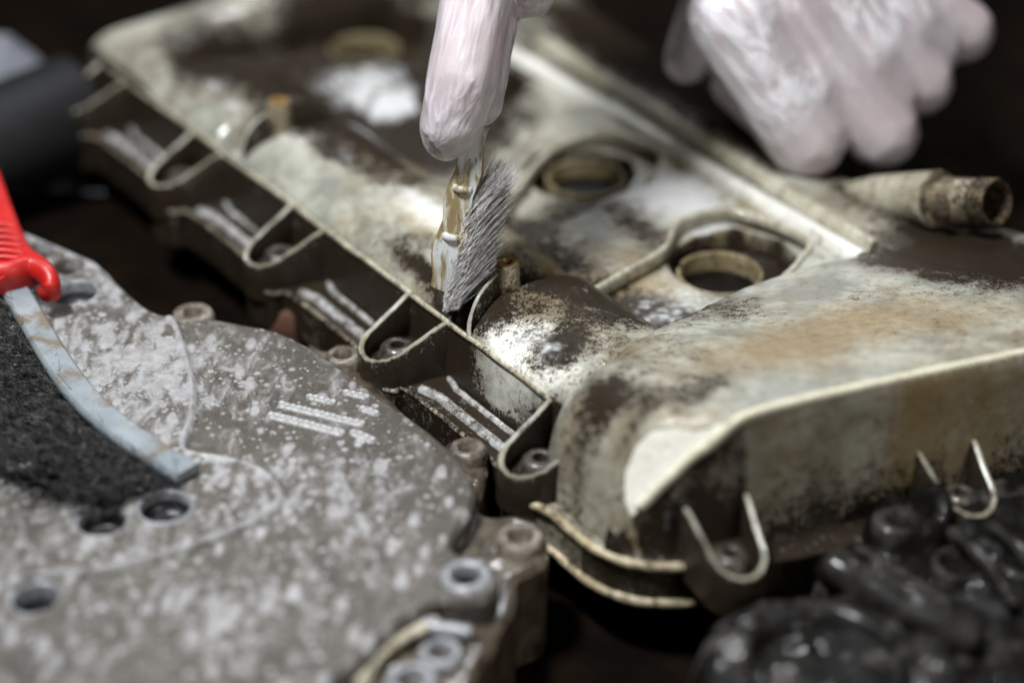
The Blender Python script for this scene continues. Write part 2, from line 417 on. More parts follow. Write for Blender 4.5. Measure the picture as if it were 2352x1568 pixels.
M_GLOVE = glovemat()

# ------------------------------------------------------------------ the table
gx = 12
tb = make("tabletop", [(-900, -420, -30), (900, -420, -30), (900, 900, -30), (-900, 900, -30), (-900, -420, -60), (900, -420, -60), (900, 900, -60), (-900, 900, -60)],
          [(0, 1, 2, 3), (7, 6, 5, 4), (0, 4, 5, 1), (1, 5, 6, 2), (2, 6, 7, 3), (3, 7, 4, 0)], M_TABLE, smooth=False)
tag(tb, kind='structure')

# ================================================================== VALVE COVER
base = c3(-60, 80, -14)
cover = empty("valve_cover", base, "long pale engine valve cover streaked with black oil, being scrubbed by the gloved hands", "valve cover")
h = 0.5
S, T = np.meshgrid(np.arange(-264, 156, h), np.arange(-28, 214, h))
LUGS = [-231, -158.5, -91, -21.5, 50]
OUT = [(-256, -6), (-250, -13)]
for c in LUGS[:-1]:
    OUT += [(c-14, -15.6), (c-9, -19.8), (c, -22.6), (c+9, -19.8), (c+14, -15.6)]
OUT += [(36, -16.3), (43, -19.5), (50, -21.0), (57, -19.0), (64, -17.3), (72, -17.5), (80, -17.4), (88, -15.6), (95, -11.6), (100.5, -5.2), (106, 3), (116, 22), (121, 42), (128, 66), (140, 110), (152, 160), (152, 198), (96, 205), (52, 190), (27, 174), (-21, 170), (-177, 191), (-254, 198), (-262, 100), (-261, 10)]
OUTS = smooth_path(OUT, 5, True)
SDo = psdf(S, T, OUTS)
wob = (fbm(S/22, T/22, 3)-.5)*0.9 + (fbm(S/5, T/5, 9)-.5)*0.22
# --- shell heights
valley = 14 + (fbm(S/40, T/40, 5)-.5)*1.2
recA = [tuple(ST(*p, 14)) for p in [(1325, 688), (1425, 630), (1525, 570), (1562, 508), (1685, 484), (1850, 545), (1832, 600), (1790, 640), (1700, 670), (1480, 755), (1400, 740)]]
recB = [tuple(ST(*p, 14)) for p in [(1120, 560), (1190, 430), (1235, 375), (1295, 328), (1395, 305), (1515, 350), (1490, 415), (1440, 437), (1300, 505), (1200, 548), (1150, 570)]]
recC = [(-225, 60), (-205, 64), (-190, 78), (-190, 112), (-222, 112), (-230, 90)]
recD = [(-128, 50), (-150, 60), (-170, 78), (-168, 112), (-135, 114), (-128, 95), (-118, 75), (-112, 56)]
valley_f = valley.copy()
for R in (recA, recB, recC, recD):
    sd = psdf(S, T, smooth_path(R, 4, True)); valley_f = valley_f - 4.2*sstep(1.0, -1.0, sd)
# plug pockets
WELLS = [tuple(ST(1655, 606, 13)), tuple(ST(1345, 388, 13)), (-145, 96), tuple(ST(836, 92, 13))]
pocketA = [tuple(ST(*p, 13)) for p in [(1545, 590), (1552, 560), (1605, 528), (1690, 508), (1790, 535), (1828, 575), (1800, 615), (1760, 645), (1690, 660), (1620, 648), (1565, 620)]]
pA = np.array(pocketA); pockets = [pA]
pB = np.array([ST(*p, 13) for p in [(1215, 395), (1225, 372), (1270, 350), (1360, 333), (1440, 350), (1452, 385), (1430, 415), (1370, 440), (1310, 440), (1250, 420)]]); pockets.append(pB)
for w in WELLS[2:]: pockets.append(pA-np.array(WELLS[0])+np.array(w))
for P in pockets:
    sd = psdf(S, T, smooth_path(P, 4, True))
    valley_f = np.where(sd < 1.2, np.minimum(valley_f, -3.0+(valley_f+3.0)*sstep(-.8, .8, sd)), valley_f)
for w in WELLS:
    rr = np.hypot(S-w[0], T-w[1]); valley_f = np.where(rr < 14, np.minimum(valley_f, -11+(valley_f+11)*sstep(12.5, 13.1, rr)), valley_f)
# small blind recess near the hidden well
w = ST(1188, 287, 14); rr = np.hypot(S-w[0], T-w[1]); valley_f = valley_f - 3.0*sstep(7.2, 6.2, rr) + 1.2*sstep(9.4, 8.4, rr)*sstep(6.6, 7.4, rr)
# camshaft bumps
def bump_h(s0, s1, e0, e1, amp=14.0):
    q = np.clip(1-np.abs((T-24)/24.4)**2.6, 0, 1)**(2/2.6); d = np.minimum((S-s0)/e0, (s1-S)/e1)
    k = np.sqrt(np.clip(1-(1-np.clip(d, 0, 1))**2, 0, 1))
    return np.where(q > 0, 11.5+amp*np.sqrt(q)*k, 0)
FIN = [(1142, 628, 31.0), (1112, 660, 29.6), (1093, 690, 27.2), (1081, 725, 23.0), (1077, 752, 20.0), (1079, 772, 18.0)]
FST = np.array([ST(*p) for p in FIN])
s0fin = np.interp(T, FST[::-1, 1], FST[::-1, 0])
z = valley_f
z = smax(z, bump_h(-141, s0fin-6, 9, 13), 2.2)
z = smax(z, bump_h(s0fin, 160, 2.5, 30, 13.6), 2.2)
z = smax(z, bump_h(-214, -152, 14, 7), 2.2)
shell = np.where(T < 1.5, np.minimum(np.maximum(z, 17.3), 17.6), z)
shell = np.maximum(shell, 17.8*sstep(3.0, 1.0, T))
# far side of the rail channel
tR = 139.2-.0625*S; tL = 128.6-.016*S
chan = (S < 30) & (S > -172)
shell = np.where((T > tL) & (T < tR), 11.6, shell)
far = 17.2-3.0*sstep(150, 178, T)
shell = np.where(T >= tR, far, shell)
shell = shell + wob
# far dome
FD = [(-252, -1), (-205, -1), (-194, 4), (-195, 12), (-207, 22), (-218, 44), (-226, 82), (-228, 192), (-256, 192), (-257, 60)]
sd = psdf(S, T, FD); k = np.clip(-sd/20, 0, 1)
shell = smax(shell, np.where(sd < 0, 14+17*np.sqrt(np.clip(1-(1-k)**2, 0, 1)), 0), 2.5)
# near dome
LB = smooth_path([(38, 16), (39.5, 7), (43, -1), (48.5, -7.8), (56, -12), (65, -13.3), (76, -13.6), (88, -12.2), (96, -8.4), (101, -4)], 5)
FL = [(90, -14), (87.5, -8), (102, 13), (108, 38), (124, 94), (138, 142), (146, 180)]
BK_T = [5, 19, 32, 52, 62, 79, 96, 116, 130, 190]; BK_S = [46, 42, 40.4, 36.5, 32, 29.5, 29.7, 31.2, 34.3, 46]
DM = np.array([tuple(p) for p in LB] + [(102.5, 13), (108, 38), (124, 94), (138, 142), (142, 186), (96, 196), (46, 186), (31, 130), (28, 116), (26.5, 96), (26.3, 79), (28.8, 62), (33.3, 52), (37, 32)])
indm = inside(S, T, DM)
sf = np.interp(T, [-20, 13, 38, 94, 142, 186], [96, 102, 108, 124, 138, 146])
sb = np.interp(T, BK_T, BK_S); zb = np.interp(T, [40, 64, 110, 135], [27.5, 22.5, 20.5, 18.5])
u = np.clip((S-sb)/(sf-sb), 0, 1)
ztop = (zb+(41.4-zb)*u**.92)*np.sqrt(np.clip(1-(1-np.clip((S-sb+3.2)/5.5, 0, 1))**2, 0, 1))
dl = seg_d(S, T, LB, False); kk = np.clip(dl/(11+11*u), 0, 1)
dome = ztop*np.sqrt(np.clip(1-(1-kk)**2, 0, 1))
rgt = np.clip((186+.0*S-T)/26, 0, 1); dome = np.where(T > 150, 10+(dome-10)*np.sqrt(np.clip(1-(1-rgt)**2, 0, 1)), dome)
# facet on the near corner, and the cut-back front wall under it
A_ = np.array([102, 13, 40.]); B_ = np.array([87, -8, 11.]); e = ST(1530, 960, 35.6); E_ = np.array([e[0], e[1], 35.6])
def on_dome(px, py):
    for z_ in np.arange(44, 1, -.2):
        q = ST(px, py, z_); i_, j_ = int(round((q[1]+28)/h)), int(round((q[0]+264)/h))
        if dome[i_, j_] >= z_: return np.array([q[0], q[1], z_])
A_ = on_dome(1690, 962); E_ = on_dome(1488, 1000); B_ = np.array([90, -9.6, 13.0])
nn = np.cross(B_-A_, E_-A_); nn /= nn[2]
plane = A_[2]-(nn[0]*(S-A_[0])+nn[1]*(T-A_[1]))/nn[2]
plane = plane+np.clip(84-S, 0, 30)*1.3
near = (S > 60) & (T < 24)
facet = near & (plane < dome-.15) & (dome > 6)
domeF = np.where(near, smin(dome, plane, .35), dome)
CUT = np.array([(88.3, -15), (90.3, -10.3), (102, 13), (108, 38), (124, 94), (138, 142), (146, 190), (40, 190), (20, 120), (20, -20), (70, -20)])
sdc = psdf(S, T, CUT)
front = sstep(2.8, -.2, sdc)
dome = np.where(indm | ((sdc > -1) & (sdc < 3) & (S > 85)), domeF, 0)*front
# put together: wall on the camera side, flange outside it
wall = np.clip((T+1.9)/1.9, 0, 1)
wall = np.where(S > 30, np.where(T > 0, wall, np.clip((T+1.9)/1.9, 0, 1)), wall)
endw = np.clip((S+254)/3, 0, 1)
rim_r = np.clip(-SDo/9, 0, 1); rim_r = np.where(T > 120, np.sqrt(np.clip(1-(1-rim_r)**2, 0, 1)), 1)
zz = shell*np.minimum(wall, endw)*rim_r
zz = np.where(S > 100, np.minimum(zz, 200*np.clip(1-sdc, 0, 1)), zz)
zz = np.where((S > 46) & (T < 22), 0, zz); zz = np.where((S > 60), 0, zz)
Z = np.where(dome > .5, smax(zz, dome, .9), zz)
Z = np.where((SDo > -8) & (T > 150) & (S > 27), Z*np.sqrt(np.clip(1-(1-np.clip(-SDo/8, 0, 1))**2, 0, 1)), Z)
Z = Z + (fbm(S/2.2, T/2.2, 21, 3)-.5)*.16 + (fbm(S/60, T/60, 2)-.5)*.6*(Z > 3)

# --- wear: oil grime (black), ochre stain, dried foam; also painted shade, highlights, sheen
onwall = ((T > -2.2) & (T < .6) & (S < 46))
flng = (Z < 2.0)
G = -.06+(fbm(S/16+3, T/16, 15)-.5)*.55+(fbm(S/5, T/5, 16)-.5)*.45
G += .95*flng
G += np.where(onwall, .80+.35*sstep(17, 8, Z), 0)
G += blobs(S, T, [(1140, 850, 12, 6, -.7), (1210, 900, 16, 6, -.95), (1170, 880, 20, 6, -.15)], 12)*onwall
G += blobs(S, T, [
    (1010, 690, 26, 3.5, .95), (1065, 745, 10, 7, .9), (1100, 720, 6, 6, .5), (1240, 690, 14, 8, .5), (1330, 760, 20, 14, .34), (1180, 760, 16, 14, .25),
    (1470, 700, 22, 12, .60), (1560, 690, 12, 6, .45), (1400, 770, 12, 12, .30), (1300, 830, 8, 12, .25), (1500, 520, 18, 6, .32), (1420, 470, 14, 8, .25),
    (1200, 500, 12, 9, .80), (1180, 540, 7, 6, .5), (880, 470, 9, 6, .28), (800, 420, 12, 7, .3), (940, 590, 10, 5, .22), (1000, 620, 8, 6, .32),
    (720, 330, 14, 8, .35), (890, 260, 50, 16, 1.0), (960, 290, 22, 26, .7), (640, 200, 40, 14, .55), (540, 210, 34, 22, .55), (740, 270, 30, 14, .6), (790, 80, 26, 24, .8), (900, 60, 34, 22, .6), (680, 125, 12, 30, .9, .1), (480, 190, 14, 14, .4), (1060, 210, 30, 20, .5), (640, 320, 12, 8, .5), (830, 380, 16, 6, .45), (900, 420, 14, 5, .3),  # long narrow dark mark here paints the shade beneath the far dome
    (2200, 590, 26, 22, .85, 0, 20), (2280, 640, 30, 20, .55, 0, 22), (2130, 540, 20, 12, .45, 0, 17), (2060, 600, 10, 16, .25, 0, 19), (1480, 850, 20, 20, .16, 0, 30), (1700, 720, 30, 12, .16, 0, 22), (2140, 660, 7, 5, .40, 0, 24), (2050, 620, 9, 2.5, .35, .6, 22),
    (1360, 950, 5, 14, .30, .5, 28), (1290, 860, 7, 7, .5, 0, 16), (1420, 920, 7, 9, .35, .3, 32), (1640, 880, 6, 8, .15, 0, 34),
    (1330, 600, 3, 3, .3), (1700, 290, 60, 14, .80), (1600, 170, 60, 18, .95), (1780, 360, 20, 8, .45), (1450, 90, 60, 24, .7),
    (1310, 700, 4, 12, .3), (1280, 590, 10, 10, .18), (1130, 700, 8, 4, .4), (1150, 760, 8, 5, .30), (1290, 470, 6, 22, .3, .3), (1250, 560, 20, 8, .2), (1490, 925, 4, 14, .42, .25, 37), (1420, 985, 4, 8, .32, 0, 26), (1400, 900, 6, 12, .25, 0, 30), (1600, 910, 4, 12, .25, .3, 38), (520, 120, 12, 20, .2, 0, 24), (720, 340, 30, 8, .3), (940, 150, 40, 24, .5), (1080, 100, 40, 20, .4), (1150, 300, 18, 10, .25), (860, 340, 24, 8, .35), (960, 470, 20, 6, .28), (760, 400, 14, 5, .25), (1300, 430, 8, 14, .3), (1520, 560, 20, 6, .25), (1450, 720, 22, 14, .3)], 16)*1.3
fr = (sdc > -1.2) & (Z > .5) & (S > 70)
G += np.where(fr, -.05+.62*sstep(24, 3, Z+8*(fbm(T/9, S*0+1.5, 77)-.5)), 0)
G += blobs(S, T, [(1540, 1170, 6, 6, .5, 0, 16), (1620, 1120, 4, 6, .3, 0, 24)], 10)*fr
G = np.where(flng & (S > 95), .8, G); G = np.where(flng & (S > 52) & (T < -4) & (S < 100), .28, G)
STN = .10+(fbm(S/24, T/24+7, 17)-.5)*.9
STN += blobs(S, T, [(1900, 760, 18, 28, .38, 0, 33), (2100, 740, 14, 22, .40, 0, 33), (1780, 830, 12, 20, .26, 0, 34), (1000, 590, 16, 8, .42), (830, 400, 26, 10, .4), (1220, 720, 14, 12, .45), (1380, 650, 18, 16, .32), (1420, 720, 16, 14, .4),
    (1700, 470, 10, 20, .3), (1530, 360, 8, 14, .5), (1350, 340, 8, 10, .4), (700, 260, 30, 14, .5), (600, 210, 24, 12, .5), (1250, 600, 18, 12, .22), (1570, 1080, 8, 8, .25, 0, 24),
    (1330, 1000, 10, 10, .16, 0, 20), (2260, 760, 14, 16, .3, 0, 33)], 16)
STN = STN*1.25+blobs(S, T, [(600, 60, 40, 40, .15, 0, 30), (900, 420, 40, 9, .35), (950, 560, 20, 5, .3), (1330, 800, 20, 14, .4), (1380, 1050, 14, 8, .12, 0, 16), (1150, 520, 16, 10, .3), (1600, 330, 14, 14, .3), (1480, 600, 20, 6, .3)], 16)
STN += np.where(fr, .22, 0)+blobs(S, T, [(2120, 1020, 6, 8, .5, 0, 20), (1760, 1080, 6, 12, .3, 0, 20)], 15)*fr
for P in pockets:
    sd = psdf(S, T, P); STN += 1.1*sstep(2.5, 0, sd); G += .62*sstep(2.0, 0, sd)
for w_ in WELLS: G += 1.6*sstep(12.5, 10, np.hypot(S-w_[0], T-w_[1]))
FO_SHEEN = np.zeros(S.shape)  # dried suds, plus painted wet reflections and highlights
FO_SHEEN += blobs(S, T, [(1540, 430, 30, 22, .60), (1450, 400, 18, 18, .35), (1650, 480, 14, 10, .3), (1600, 650, 16, 18, .42), (1500, 700, 20, 10, .30), (1380, 560, 22, 16, .22), (840, 178, 26, 26, .62), (900, 210, 10, 14, .5), (840, 330, 16, 6, .7), (800, 420, 8, 5, .45), (630, 330, 10, 6, .55),
    (1000, 540, 16, 9, .42), (920, 500, 12, 8, .3), (1340, 900, 6, 14, .35, .3, 26), (1400, 960, 6, 8, .35, 0, 32), (1170, 800, 22, 9, .30), (1250, 850, 12, 8, .3), (300, 130, 16, 14, .35), (400, 170, 16, 14, .2), (500, 250, 10, 8, .5), (540, 300, 6, 5, .5), (1880, 620, 10, 22, .22), (1560, 1040, 14, 12, .35, 0, 30)], 16)
CL_HILITE = blobs(S, T, [(1010, 540, 28, 11, .65), (680, 345, 16, 7, .8), (1260, 850, 16, 9, .8, 0, 18), (1150, 790, 10, 4, .4, 0, 18), (390, 150, 20, 16, .4), (1560, 420, 34, 24, .55), (1250, 760, 10, 8, .35, 0, 24), (1180, 880, 22, 6, .35, 0, 10), (1750, 850, 16, 40, .25, 0, 36)], 20)  # clean wall, plus painted highlights on the bumps and valley floor
for P in pockets:
    k_ = sstep(.3, 2.6, psdf(S, T, P)); FO_SHEEN = FO_SHEEN*k_; CL_HILITE = CL_HILITE*k_; G = np.maximum(G, .85*(1-k_))
CL_HILITE = np.where(facet & (sdc < -.8), 1.0, CL_HILITE)  # light caught by the facet is put into its colour
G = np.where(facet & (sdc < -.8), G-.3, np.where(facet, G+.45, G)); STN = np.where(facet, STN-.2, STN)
shell_o = field("cover_shell", S, T, Z, SDo, h, M_COVER, cover, -14, dict(grime=G, stain=STN, foam=FO_SHEEN, clean=CL_HILITE), ST2W)

from_grid = lambda s, t: float(Z[int(np.clip(round((t+28)/h), 0, Z.shape[0]-1)), int(np.clip(round((s+264)/h), 0, Z.shape[1]-1))])

# --- mounting lugs: thin U shaped walls sloping down to the tip, a floor and a captive bolt
def lug_mesh():
    pl = [(-10.2, 1.0), (-9.6, -3), (-8.9, -8)]
    for a in np.linspace(math.pi*1.02, math.pi*1.98, 15): pl.append((8.3*math.cos(a), -13.2+8.6*math.sin(a)))
    pl += [(8.9, -8), (9.6, -3), (10.2, 1.0)]
    pl = smooth_path(pl, 2); V = []; F = []; n = len(pl); att = []
    cen = np.array((0, -8.0)); rows = 7
    for i, p in enumerate(pl):
        d = pl[min(i+1, n-1)]-pl[max(i-1, 0)]; d /= np.linalg.norm(d); nr = np.array((d[1], -d[0]))
        if nr @ (p-cen) < 0: nr = -nr
        zr = np.interp(p[1], [-22, -13, 0, 1], [8.2, 11.8, 17.6, 17.6]) + .25*math.sin(i*1.7)*.5
        o = p+nr*1.0; q = p-nr*1.0
        for (xy, z_, g) in ((q, 3.6, 1.5), (q, zr-.6, 1.3), (q*.7+p*.3, zr-.12, .05), (o*.7+p*.3, zr, -.1), (o, zr-.6, .75), (o+nr*.3, 2.0, 1.2), (o+nr*.6, -3.5, .8)):
            V.append((xy[0], xy[1], z_)); att.append(g)
    for i in range(n-1):
        for j in range(rows-1): F.append((i*rows+j, (i+1)*rows+j, (i+1)*rows+j+1, i*rows+j+1))
    k = len(V); V.append((0, -8, 4.0)); att.append(1.1)
    for i in range(n-1): F.append((k, (i+1)*rows, i*rows))
    F.append((k, 0, (n-1)*rows))
    return np.array(V), F, np.array(att)
LV, LF, LA = lug_mesh()
LA = LA+np.where(LA < .1, (fbm(LV[:, 0]/2.2+9, LV[:, 1]/2.2, 91)-.45)*1.1, 0)
BV, BF = merge(lathe([(0.0, 3.0), (6.2, 3.0), (6.2, 5.2), (5.6, 5.9), (5.2, 7.6), (4.2, 8.6), (2.6, 8.8), (2.1, 8.5), (2.0, 5.5), (0, 5.4)], 28))
lug0 = make("mounting_lug", LV, LF, M_LUG, cover, True, dict(grime=LA, stain=.15+.5*(LV[:, 1] < -17)*(LV[:, 2] < 7)+.26*(LA < .06), foam=np.zeros(len(LA))), local=True, sharp=55)
bolt0 = make("bolt", BV, BF, M_BOLT, lug0, True, local=True, sharp=40); bolt0.location = Vector((0, -10.5, 0))*MM
cb = np.array(base)
def put_lug(o, s, t, rot):
    p = c3(s, t, 0)-cb; o.location = Vector(p)*MM; o.rotation_euler = (0, 0, rot)
LR = math.atan2(UX[1], UX[0])
for i, c in enumerate(LUGS): put_lug(lug0 if i == 0 else dup(lug0, cover), c, -.6, LR)
fr_ang = math.atan2(56, 16)      # direction of the front wall in (s,t)
for p in ((1612, 1206), (2160, 1092)):
    q = ST(p[0], p[1], 7); fs = np.interp(q[1], [13, 38, 94], [102.6, 108.6, 124.6])
    o = dup(lug0, cover); put_lug(o, fs+.6, q[1], LR+fr_ang); o.scale = (.84, .92, 1.0)
# --- ribs on the flange between the lugs
bays = [(-217, -173), (-145, -105), (-77, -35), (-8, 36)]
for a, b in bays:
    for t0, w_, hh in ((-3.6, .8, 1.0), (-10.0, 1.35, 1.5)):
        n = 14; path = []
        for i in range(n):
            s_ = a+(b-a)*i/(n-1); tt = t0 + .12*math.sin(s_*.8) + (3.0*max(0, 1-i/2.0) if t0 > -8 else -3.4*max(0, 1-i/2.0))*.6
            path.append(c3(s_, tt, 0.0))
        V_, F_ = sweep(path, ridge_prof(w_, hh, 1.0)); make("flange_rib", V_, F_, M_RIB, cover, True)
# --- cream sealing beads at the near corner
BP = [p for p in OUTS if 47 < p[0] < 106 and p[1] < 2.5]
for zb_, r, a_, b_ in ((.2, 1.25, 0, len(BP)-1), (-11.8, 1.35, 0, len(BP)+4)):
    P = np.array([c3(a, b, zb_) for a, b in (BP[a_:b_])])
    sc = np.interp(np.arange(len(P)), [0, 3, len(P)-3, len(P)-1], [.6, 1, 1, .6])*(1+.05*np.sin(np.arange(len(P))*.9))
    V_, F_ = sweep(P, circ(r, 12), scale=sc); make("seal_bead", V_, F_, M_BEAD, cover, True)
# --- wall top lip (thin worn edge line)
P = [c3(s_, .2+.1*math.sin(s_*.31), 17.5+.2*math.sin(s_*.1)) for s_ in np.arange(-236, 42, 3.0)]
V_, F_ = sweep(P, ridge_prof(.5, .7, .8)); make("wall_lip", V_, F_, M_RIM, cover, True)
# --- rib along the cut-back front, edge highlight put into its pale colour
P = []
for (s_, t_) in smooth_path([(89.7, -9.4), (95.3, 1.8), (101.2, 13.2), (107, 38), (122.8, 94), (136.5, 142)], 10): P.append(c3(s_, t_, from_grid(s_-.6, t_)-.15))
P = np.array(P); P[1:-1] = (P[:-2]+P[1:-1]*2+P[2:])/4
V_, F_ = sweep(P, ridge_prof(.85, .95, 1.2)); make("edge_rib", V_, F_, dirty("highlit_cream_edge", (.66, .63, .50), (.56, .52, .38), -.08, .02, .12, False), cover, True)
# --- rounded outer edge of the flange
EP = [p for p in OUTS if p[1] < 2 and -248 < p[0] < 50]
P = np.array([c3(a, b+.5, -.3) for a, b in EP]); V_, F_ = sweep(P, circ(.8, 8)); make("flange_edge", V_, F_, M_EDGE, cover, True)
# --- rails
for fn, a, b, z0 in ((lambda s_: 129.2-.016*s_, -168, 30, 13.4), (lambda s_: 139.4-.0625*s_, -168, 27, 16.0)):
    P = [c3(s_, fn(s_), z0) for s_ in np.linspace(a, b, 40)]
    pr = [(-3.4, -3), (-2.6, 1.2), (-2.0, 3.5), (-1.5, 4.0), (1.3, 4.0), (1.8, 3.6), (2.6, .2), (3.2, -3)] if z0 < 15 else [(-2.4, -3), (-1.6, .6), (-1.0, 1.2), (.6, 1.3), (1.8, .9), (3.0, -3)]
    V_, F_ = sweep(P, pr); make("guide_rail", V_, F_, M_RAIL if z0 < 15 else M_CURB, cover, True, sharp=60)
# --- curbs round the plug recesses
for pts in ([(1322, 688), (1425, 630), (1525, 570), (1562, 508), (1685, 484), (1852, 545), (1836, 598), (1800, 636)],
            [(1150, 470), (1195, 425), (1232, 375), (1293, 328), (1395, 305), (1518, 350), (1492, 415)]):
    P = smooth_path([W(x, y, 14.6) for x, y in pts], 7); P[:, 2] = 13.9
    V_, F_ = sweep(P, ridge_prof(.9, 1.5, 2.5)); make("curb_ridge", V_, F_, M_CURB, cover, True)
# --- plug tubes
for w_ in WELLS:
    x, y = ST2W(*w_); a0 = math.radians(258)
    V_, F_ = lathe([(12.5, -9), (12.5, 2), (12.35, 4.4), (12.5, 4.8), (12.5, 9.3), (12.7, 9.9), (13.0, 10.1), (13.5, 10.0), (13.7, 9.6), (13.9, -6)], 60, (x, y, 0), a0=a0, a1=a0+math.radians(346))
    make("plug_tube", V_, F_, M_POCKET, cover, True, sharp=60)
    V_, F_ = lathe([(0, 3.4), (8, 3.4), (12.6, 3.6)], 40, (x, y, 0)); make("oil_pool", V_, F_, M_OIL, cover, True)
# --- screw posts with their fins
M_POST = dirty("stained_screw_post", (.42, .40, .32), (.32, .30, .22), .30, .55, 0, False)
M_POSTTOP = simple("ochre_stained_metal", (.34, .20, .07), .35, (.16, .09, .03), 500, .3)
for (px, py, zt, hgt) in ((1163, 600, 33.0, 9.5), (640, 232, 33.0, 9.5)):
    p = W(px, py, zt); st = np.array([(p[:2]-ORG) @ UX, (p[:2]-ORG) @ VX])
    V_, F_ = lathe([(5.4, zt-hgt-3), (4.4, zt-hgt+.4), (4.0, zt-hgt+1.6), (3.9, zt-.5), (3.5, zt-.02)], 32, (p[0], p[1], 0))
    post = make("screw_post", V_, F_, M_POST, cover, True, sharp=50)
    V_, F_ = lathe([(3.5, zt-.02), (3.1, zt+.05), (1.9, zt-.05), (1.6, zt-.5), (1.6, zt-6), (0, zt-6)], 32, (p[0], p[1], 0))
    make("post_collar", V_, F_, M_POSTTOP, post, True, sharp=50)
    sh = st-np.array([(W(1163, 600, 33)[:2]-ORG) @ UX, (W(1163, 600, 33)[:2]-ORG) @ VX])
    fp = smooth_path([(a[0]+sh[0], a[1]+sh[1]*.0, f[2]) for a, f in zip(FST, FIN)], 4); n = len(fp); V_ = []; F_ = []; at = []
    for i in range(n):
        q = fp[i]; dv = fp[min(i+1, n-1)][:2]-fp[max(i-1, 0)][:2]; nrm = np.array([dv[1], -dv[0]])/max(np.linalg.norm(dv), 1e-6); tz = q[2]
        for off, zz_ in ((-.9, 9.0), (-.7, tz-.45), (-.35, tz), (.35, tz), (.7, tz-.45), (.9, 9.0)):
            V_.append(c3(q[0]+nrm[0]*off, q[1]+nrm[1]*off, zz_)); at.append(.7 if zz_ < tz-.4 else -.2)
    for i in range(n-1):
        for j in range(5): F_.append((i*6+j, i*6+j+1, (i+1)*6+j+1, (i+1)*6+j))
    F_.append(tuple(range(6))); F_.append(tuple((n-1)*6+j for j in range(6)))
    make("stiffening_fin", V_, F_, M_LUG, cover, True, dict(grime=at, stain=[.2]*len(at), foam=[0]*len(at)), sharp=50)
# --- breather pipe
ax = np.array([.60, -.72, .33]); ax /= np.linalg.norm(ax)
pe = W(2290, 465, 34)
L0 = 45
def along(k): return pe-ax*k
V_, F_ = lathe([(3.0, -66), (6.6, -50), (8.8, -28), (9.2, -24.4), (8.8, -24)], 40, pe, ax)
pipe = make("breather_pipe", V_, F_, dirty("stained_pipe", (.46, .45, .37), (.34, .33, .26), .15, .3, 0, False), cover, True, sharp=50)
V_, F_ = lathe([(8.8, -24.2), (8.8, -22.6), (7.2, -22.2), (7.2, -7.2), (7.0, -7.0)], 40, pe, ax)
make("pipe_spigot", V_, F_, dirty("stained_spigot", (.40, .37, .28), (.30, .26, .18), .42, .5, 0, False), pipe, True, sharp=50)
V_, F_ = lathe([(7.1, -7.2), (7.7, -6.2), (7.7, -1.0), (7.2, 0), (6.3, -.2), (6.0, -1.5), (5.9, -22), (0, -22)], 40, pe, ax)
make("pipe_lip", V_, F_, dirty("oily_pipe_lip", (.10, .06, .03), (.05, .035, .02), .62, .9, 0, False), pipe, True, sharp=50)

# ================================================================== TIMING COVER (grey brown plate)
PZ = 10.0
def PW(px, py, z=PZ): return W(px, py, z)[:2]
plate_c = np.array([*PW(500, 1150), -30])
tcv = empty("timing_cover", plate_c, "flat brown timing cover plate blotched with dried white suds, lying at the left", "engine cover")
PO = [(40, 520), (130, 558), (215, 588), (232, 612), (330, 700), (398, 726), (480, 722), (560, 735), (640, 752), (720, 790), (765, 822), (830, 868), (900, 918), (960, 958), (1020, 1008), (1062, 1052), (1086, 1092), (1091, 1122), (1080, 1162), (1050, 1205),
      (1036, 1240), (1060, 1262), (1110, 1272), (1142, 1300), (1146, 1340), (1115, 1368), (1060, 1372), (1010, 1366), (960, 1390), (885, 1440), (840, 1490), (780, 1540), (730, 1580), (690, 1660), (560, 1760), (100, 1800), (-220, 1700), (-330, 1200), (-260, 800), (-140, 520)]
POw = smooth_path([PW(*p) for p in PO], 5, True)
h2 = .6
x0, y0 = POw.min(0)-3; x1, y1 = POw.max(0)+3
X, Y = np.meshgrid(np.arange(x0, x1, h2), np.arange(y0, y1, h2))
SDp = psdf(X, Y, POw)
panel = smooth_path([PW(*p) for p in [(300, 640), (395, 718), (440, 830), (452, 900), (446, 970), (430, 1030), (500, 1046), (570, 1062), (625, 1090), (652, 1130), (640, 1170), (560, 1212), (400, 1272), (220, 1318), (60, 1350), (-300, 1400), (-330, 900), (-200, 480)]], 5, True)
Zp = np.full(X.shape, PZ-1.2)
sdp = psdf(X, Y, panel); Zp += 1.5*sstep(1.2, -1.2, sdp) + .75*np.exp(-((sdp+1.3)/.9)**2)
line2 = [PW(*p) for p in [(215, 700), (250, 810), (268, 900), (262, 980)]]
dl2 = seg_d(X, Y, smooth_path(line2, 5), False); Zp += .35*np.exp(-(dl2/.8)**2)
def pdisc(px, py, r, dz, soft=1.0):
    c = PW(px, py); rr = np.hypot(X-c[0], Y-c[1]); return dz*sstep(r+soft, r-soft, rr)
Zp += pdisc(505, 1412, 15, -.9, 1.2)+pdisc(505, 1412, 16.6, .5, .8)+pdisc(770, 1130, 14, .5, 1.2)+pdisc(668, 1030, 5.0, .4)
Zp += pdisc(105, 1384, 12.5, 1.9, 4.0)
Zp += pdisc(1080, 1318, 8.6, .8, .8)
Zp *= 1
Zp -= 1.5*sstep(-1.8, 0, SDp)**2
PH = [(155, 613, 4.5, 16), (172, 673, 6.9, 14), (84, 580, 5.0, 14), (235, 1197, 6.3, 12), (380, 1166, 6.6, 8), (82, 1377, 5.7, 16), (1070, 1320, 4.0, 12)]
HOLESD = np.full(X.shape, 1e9)
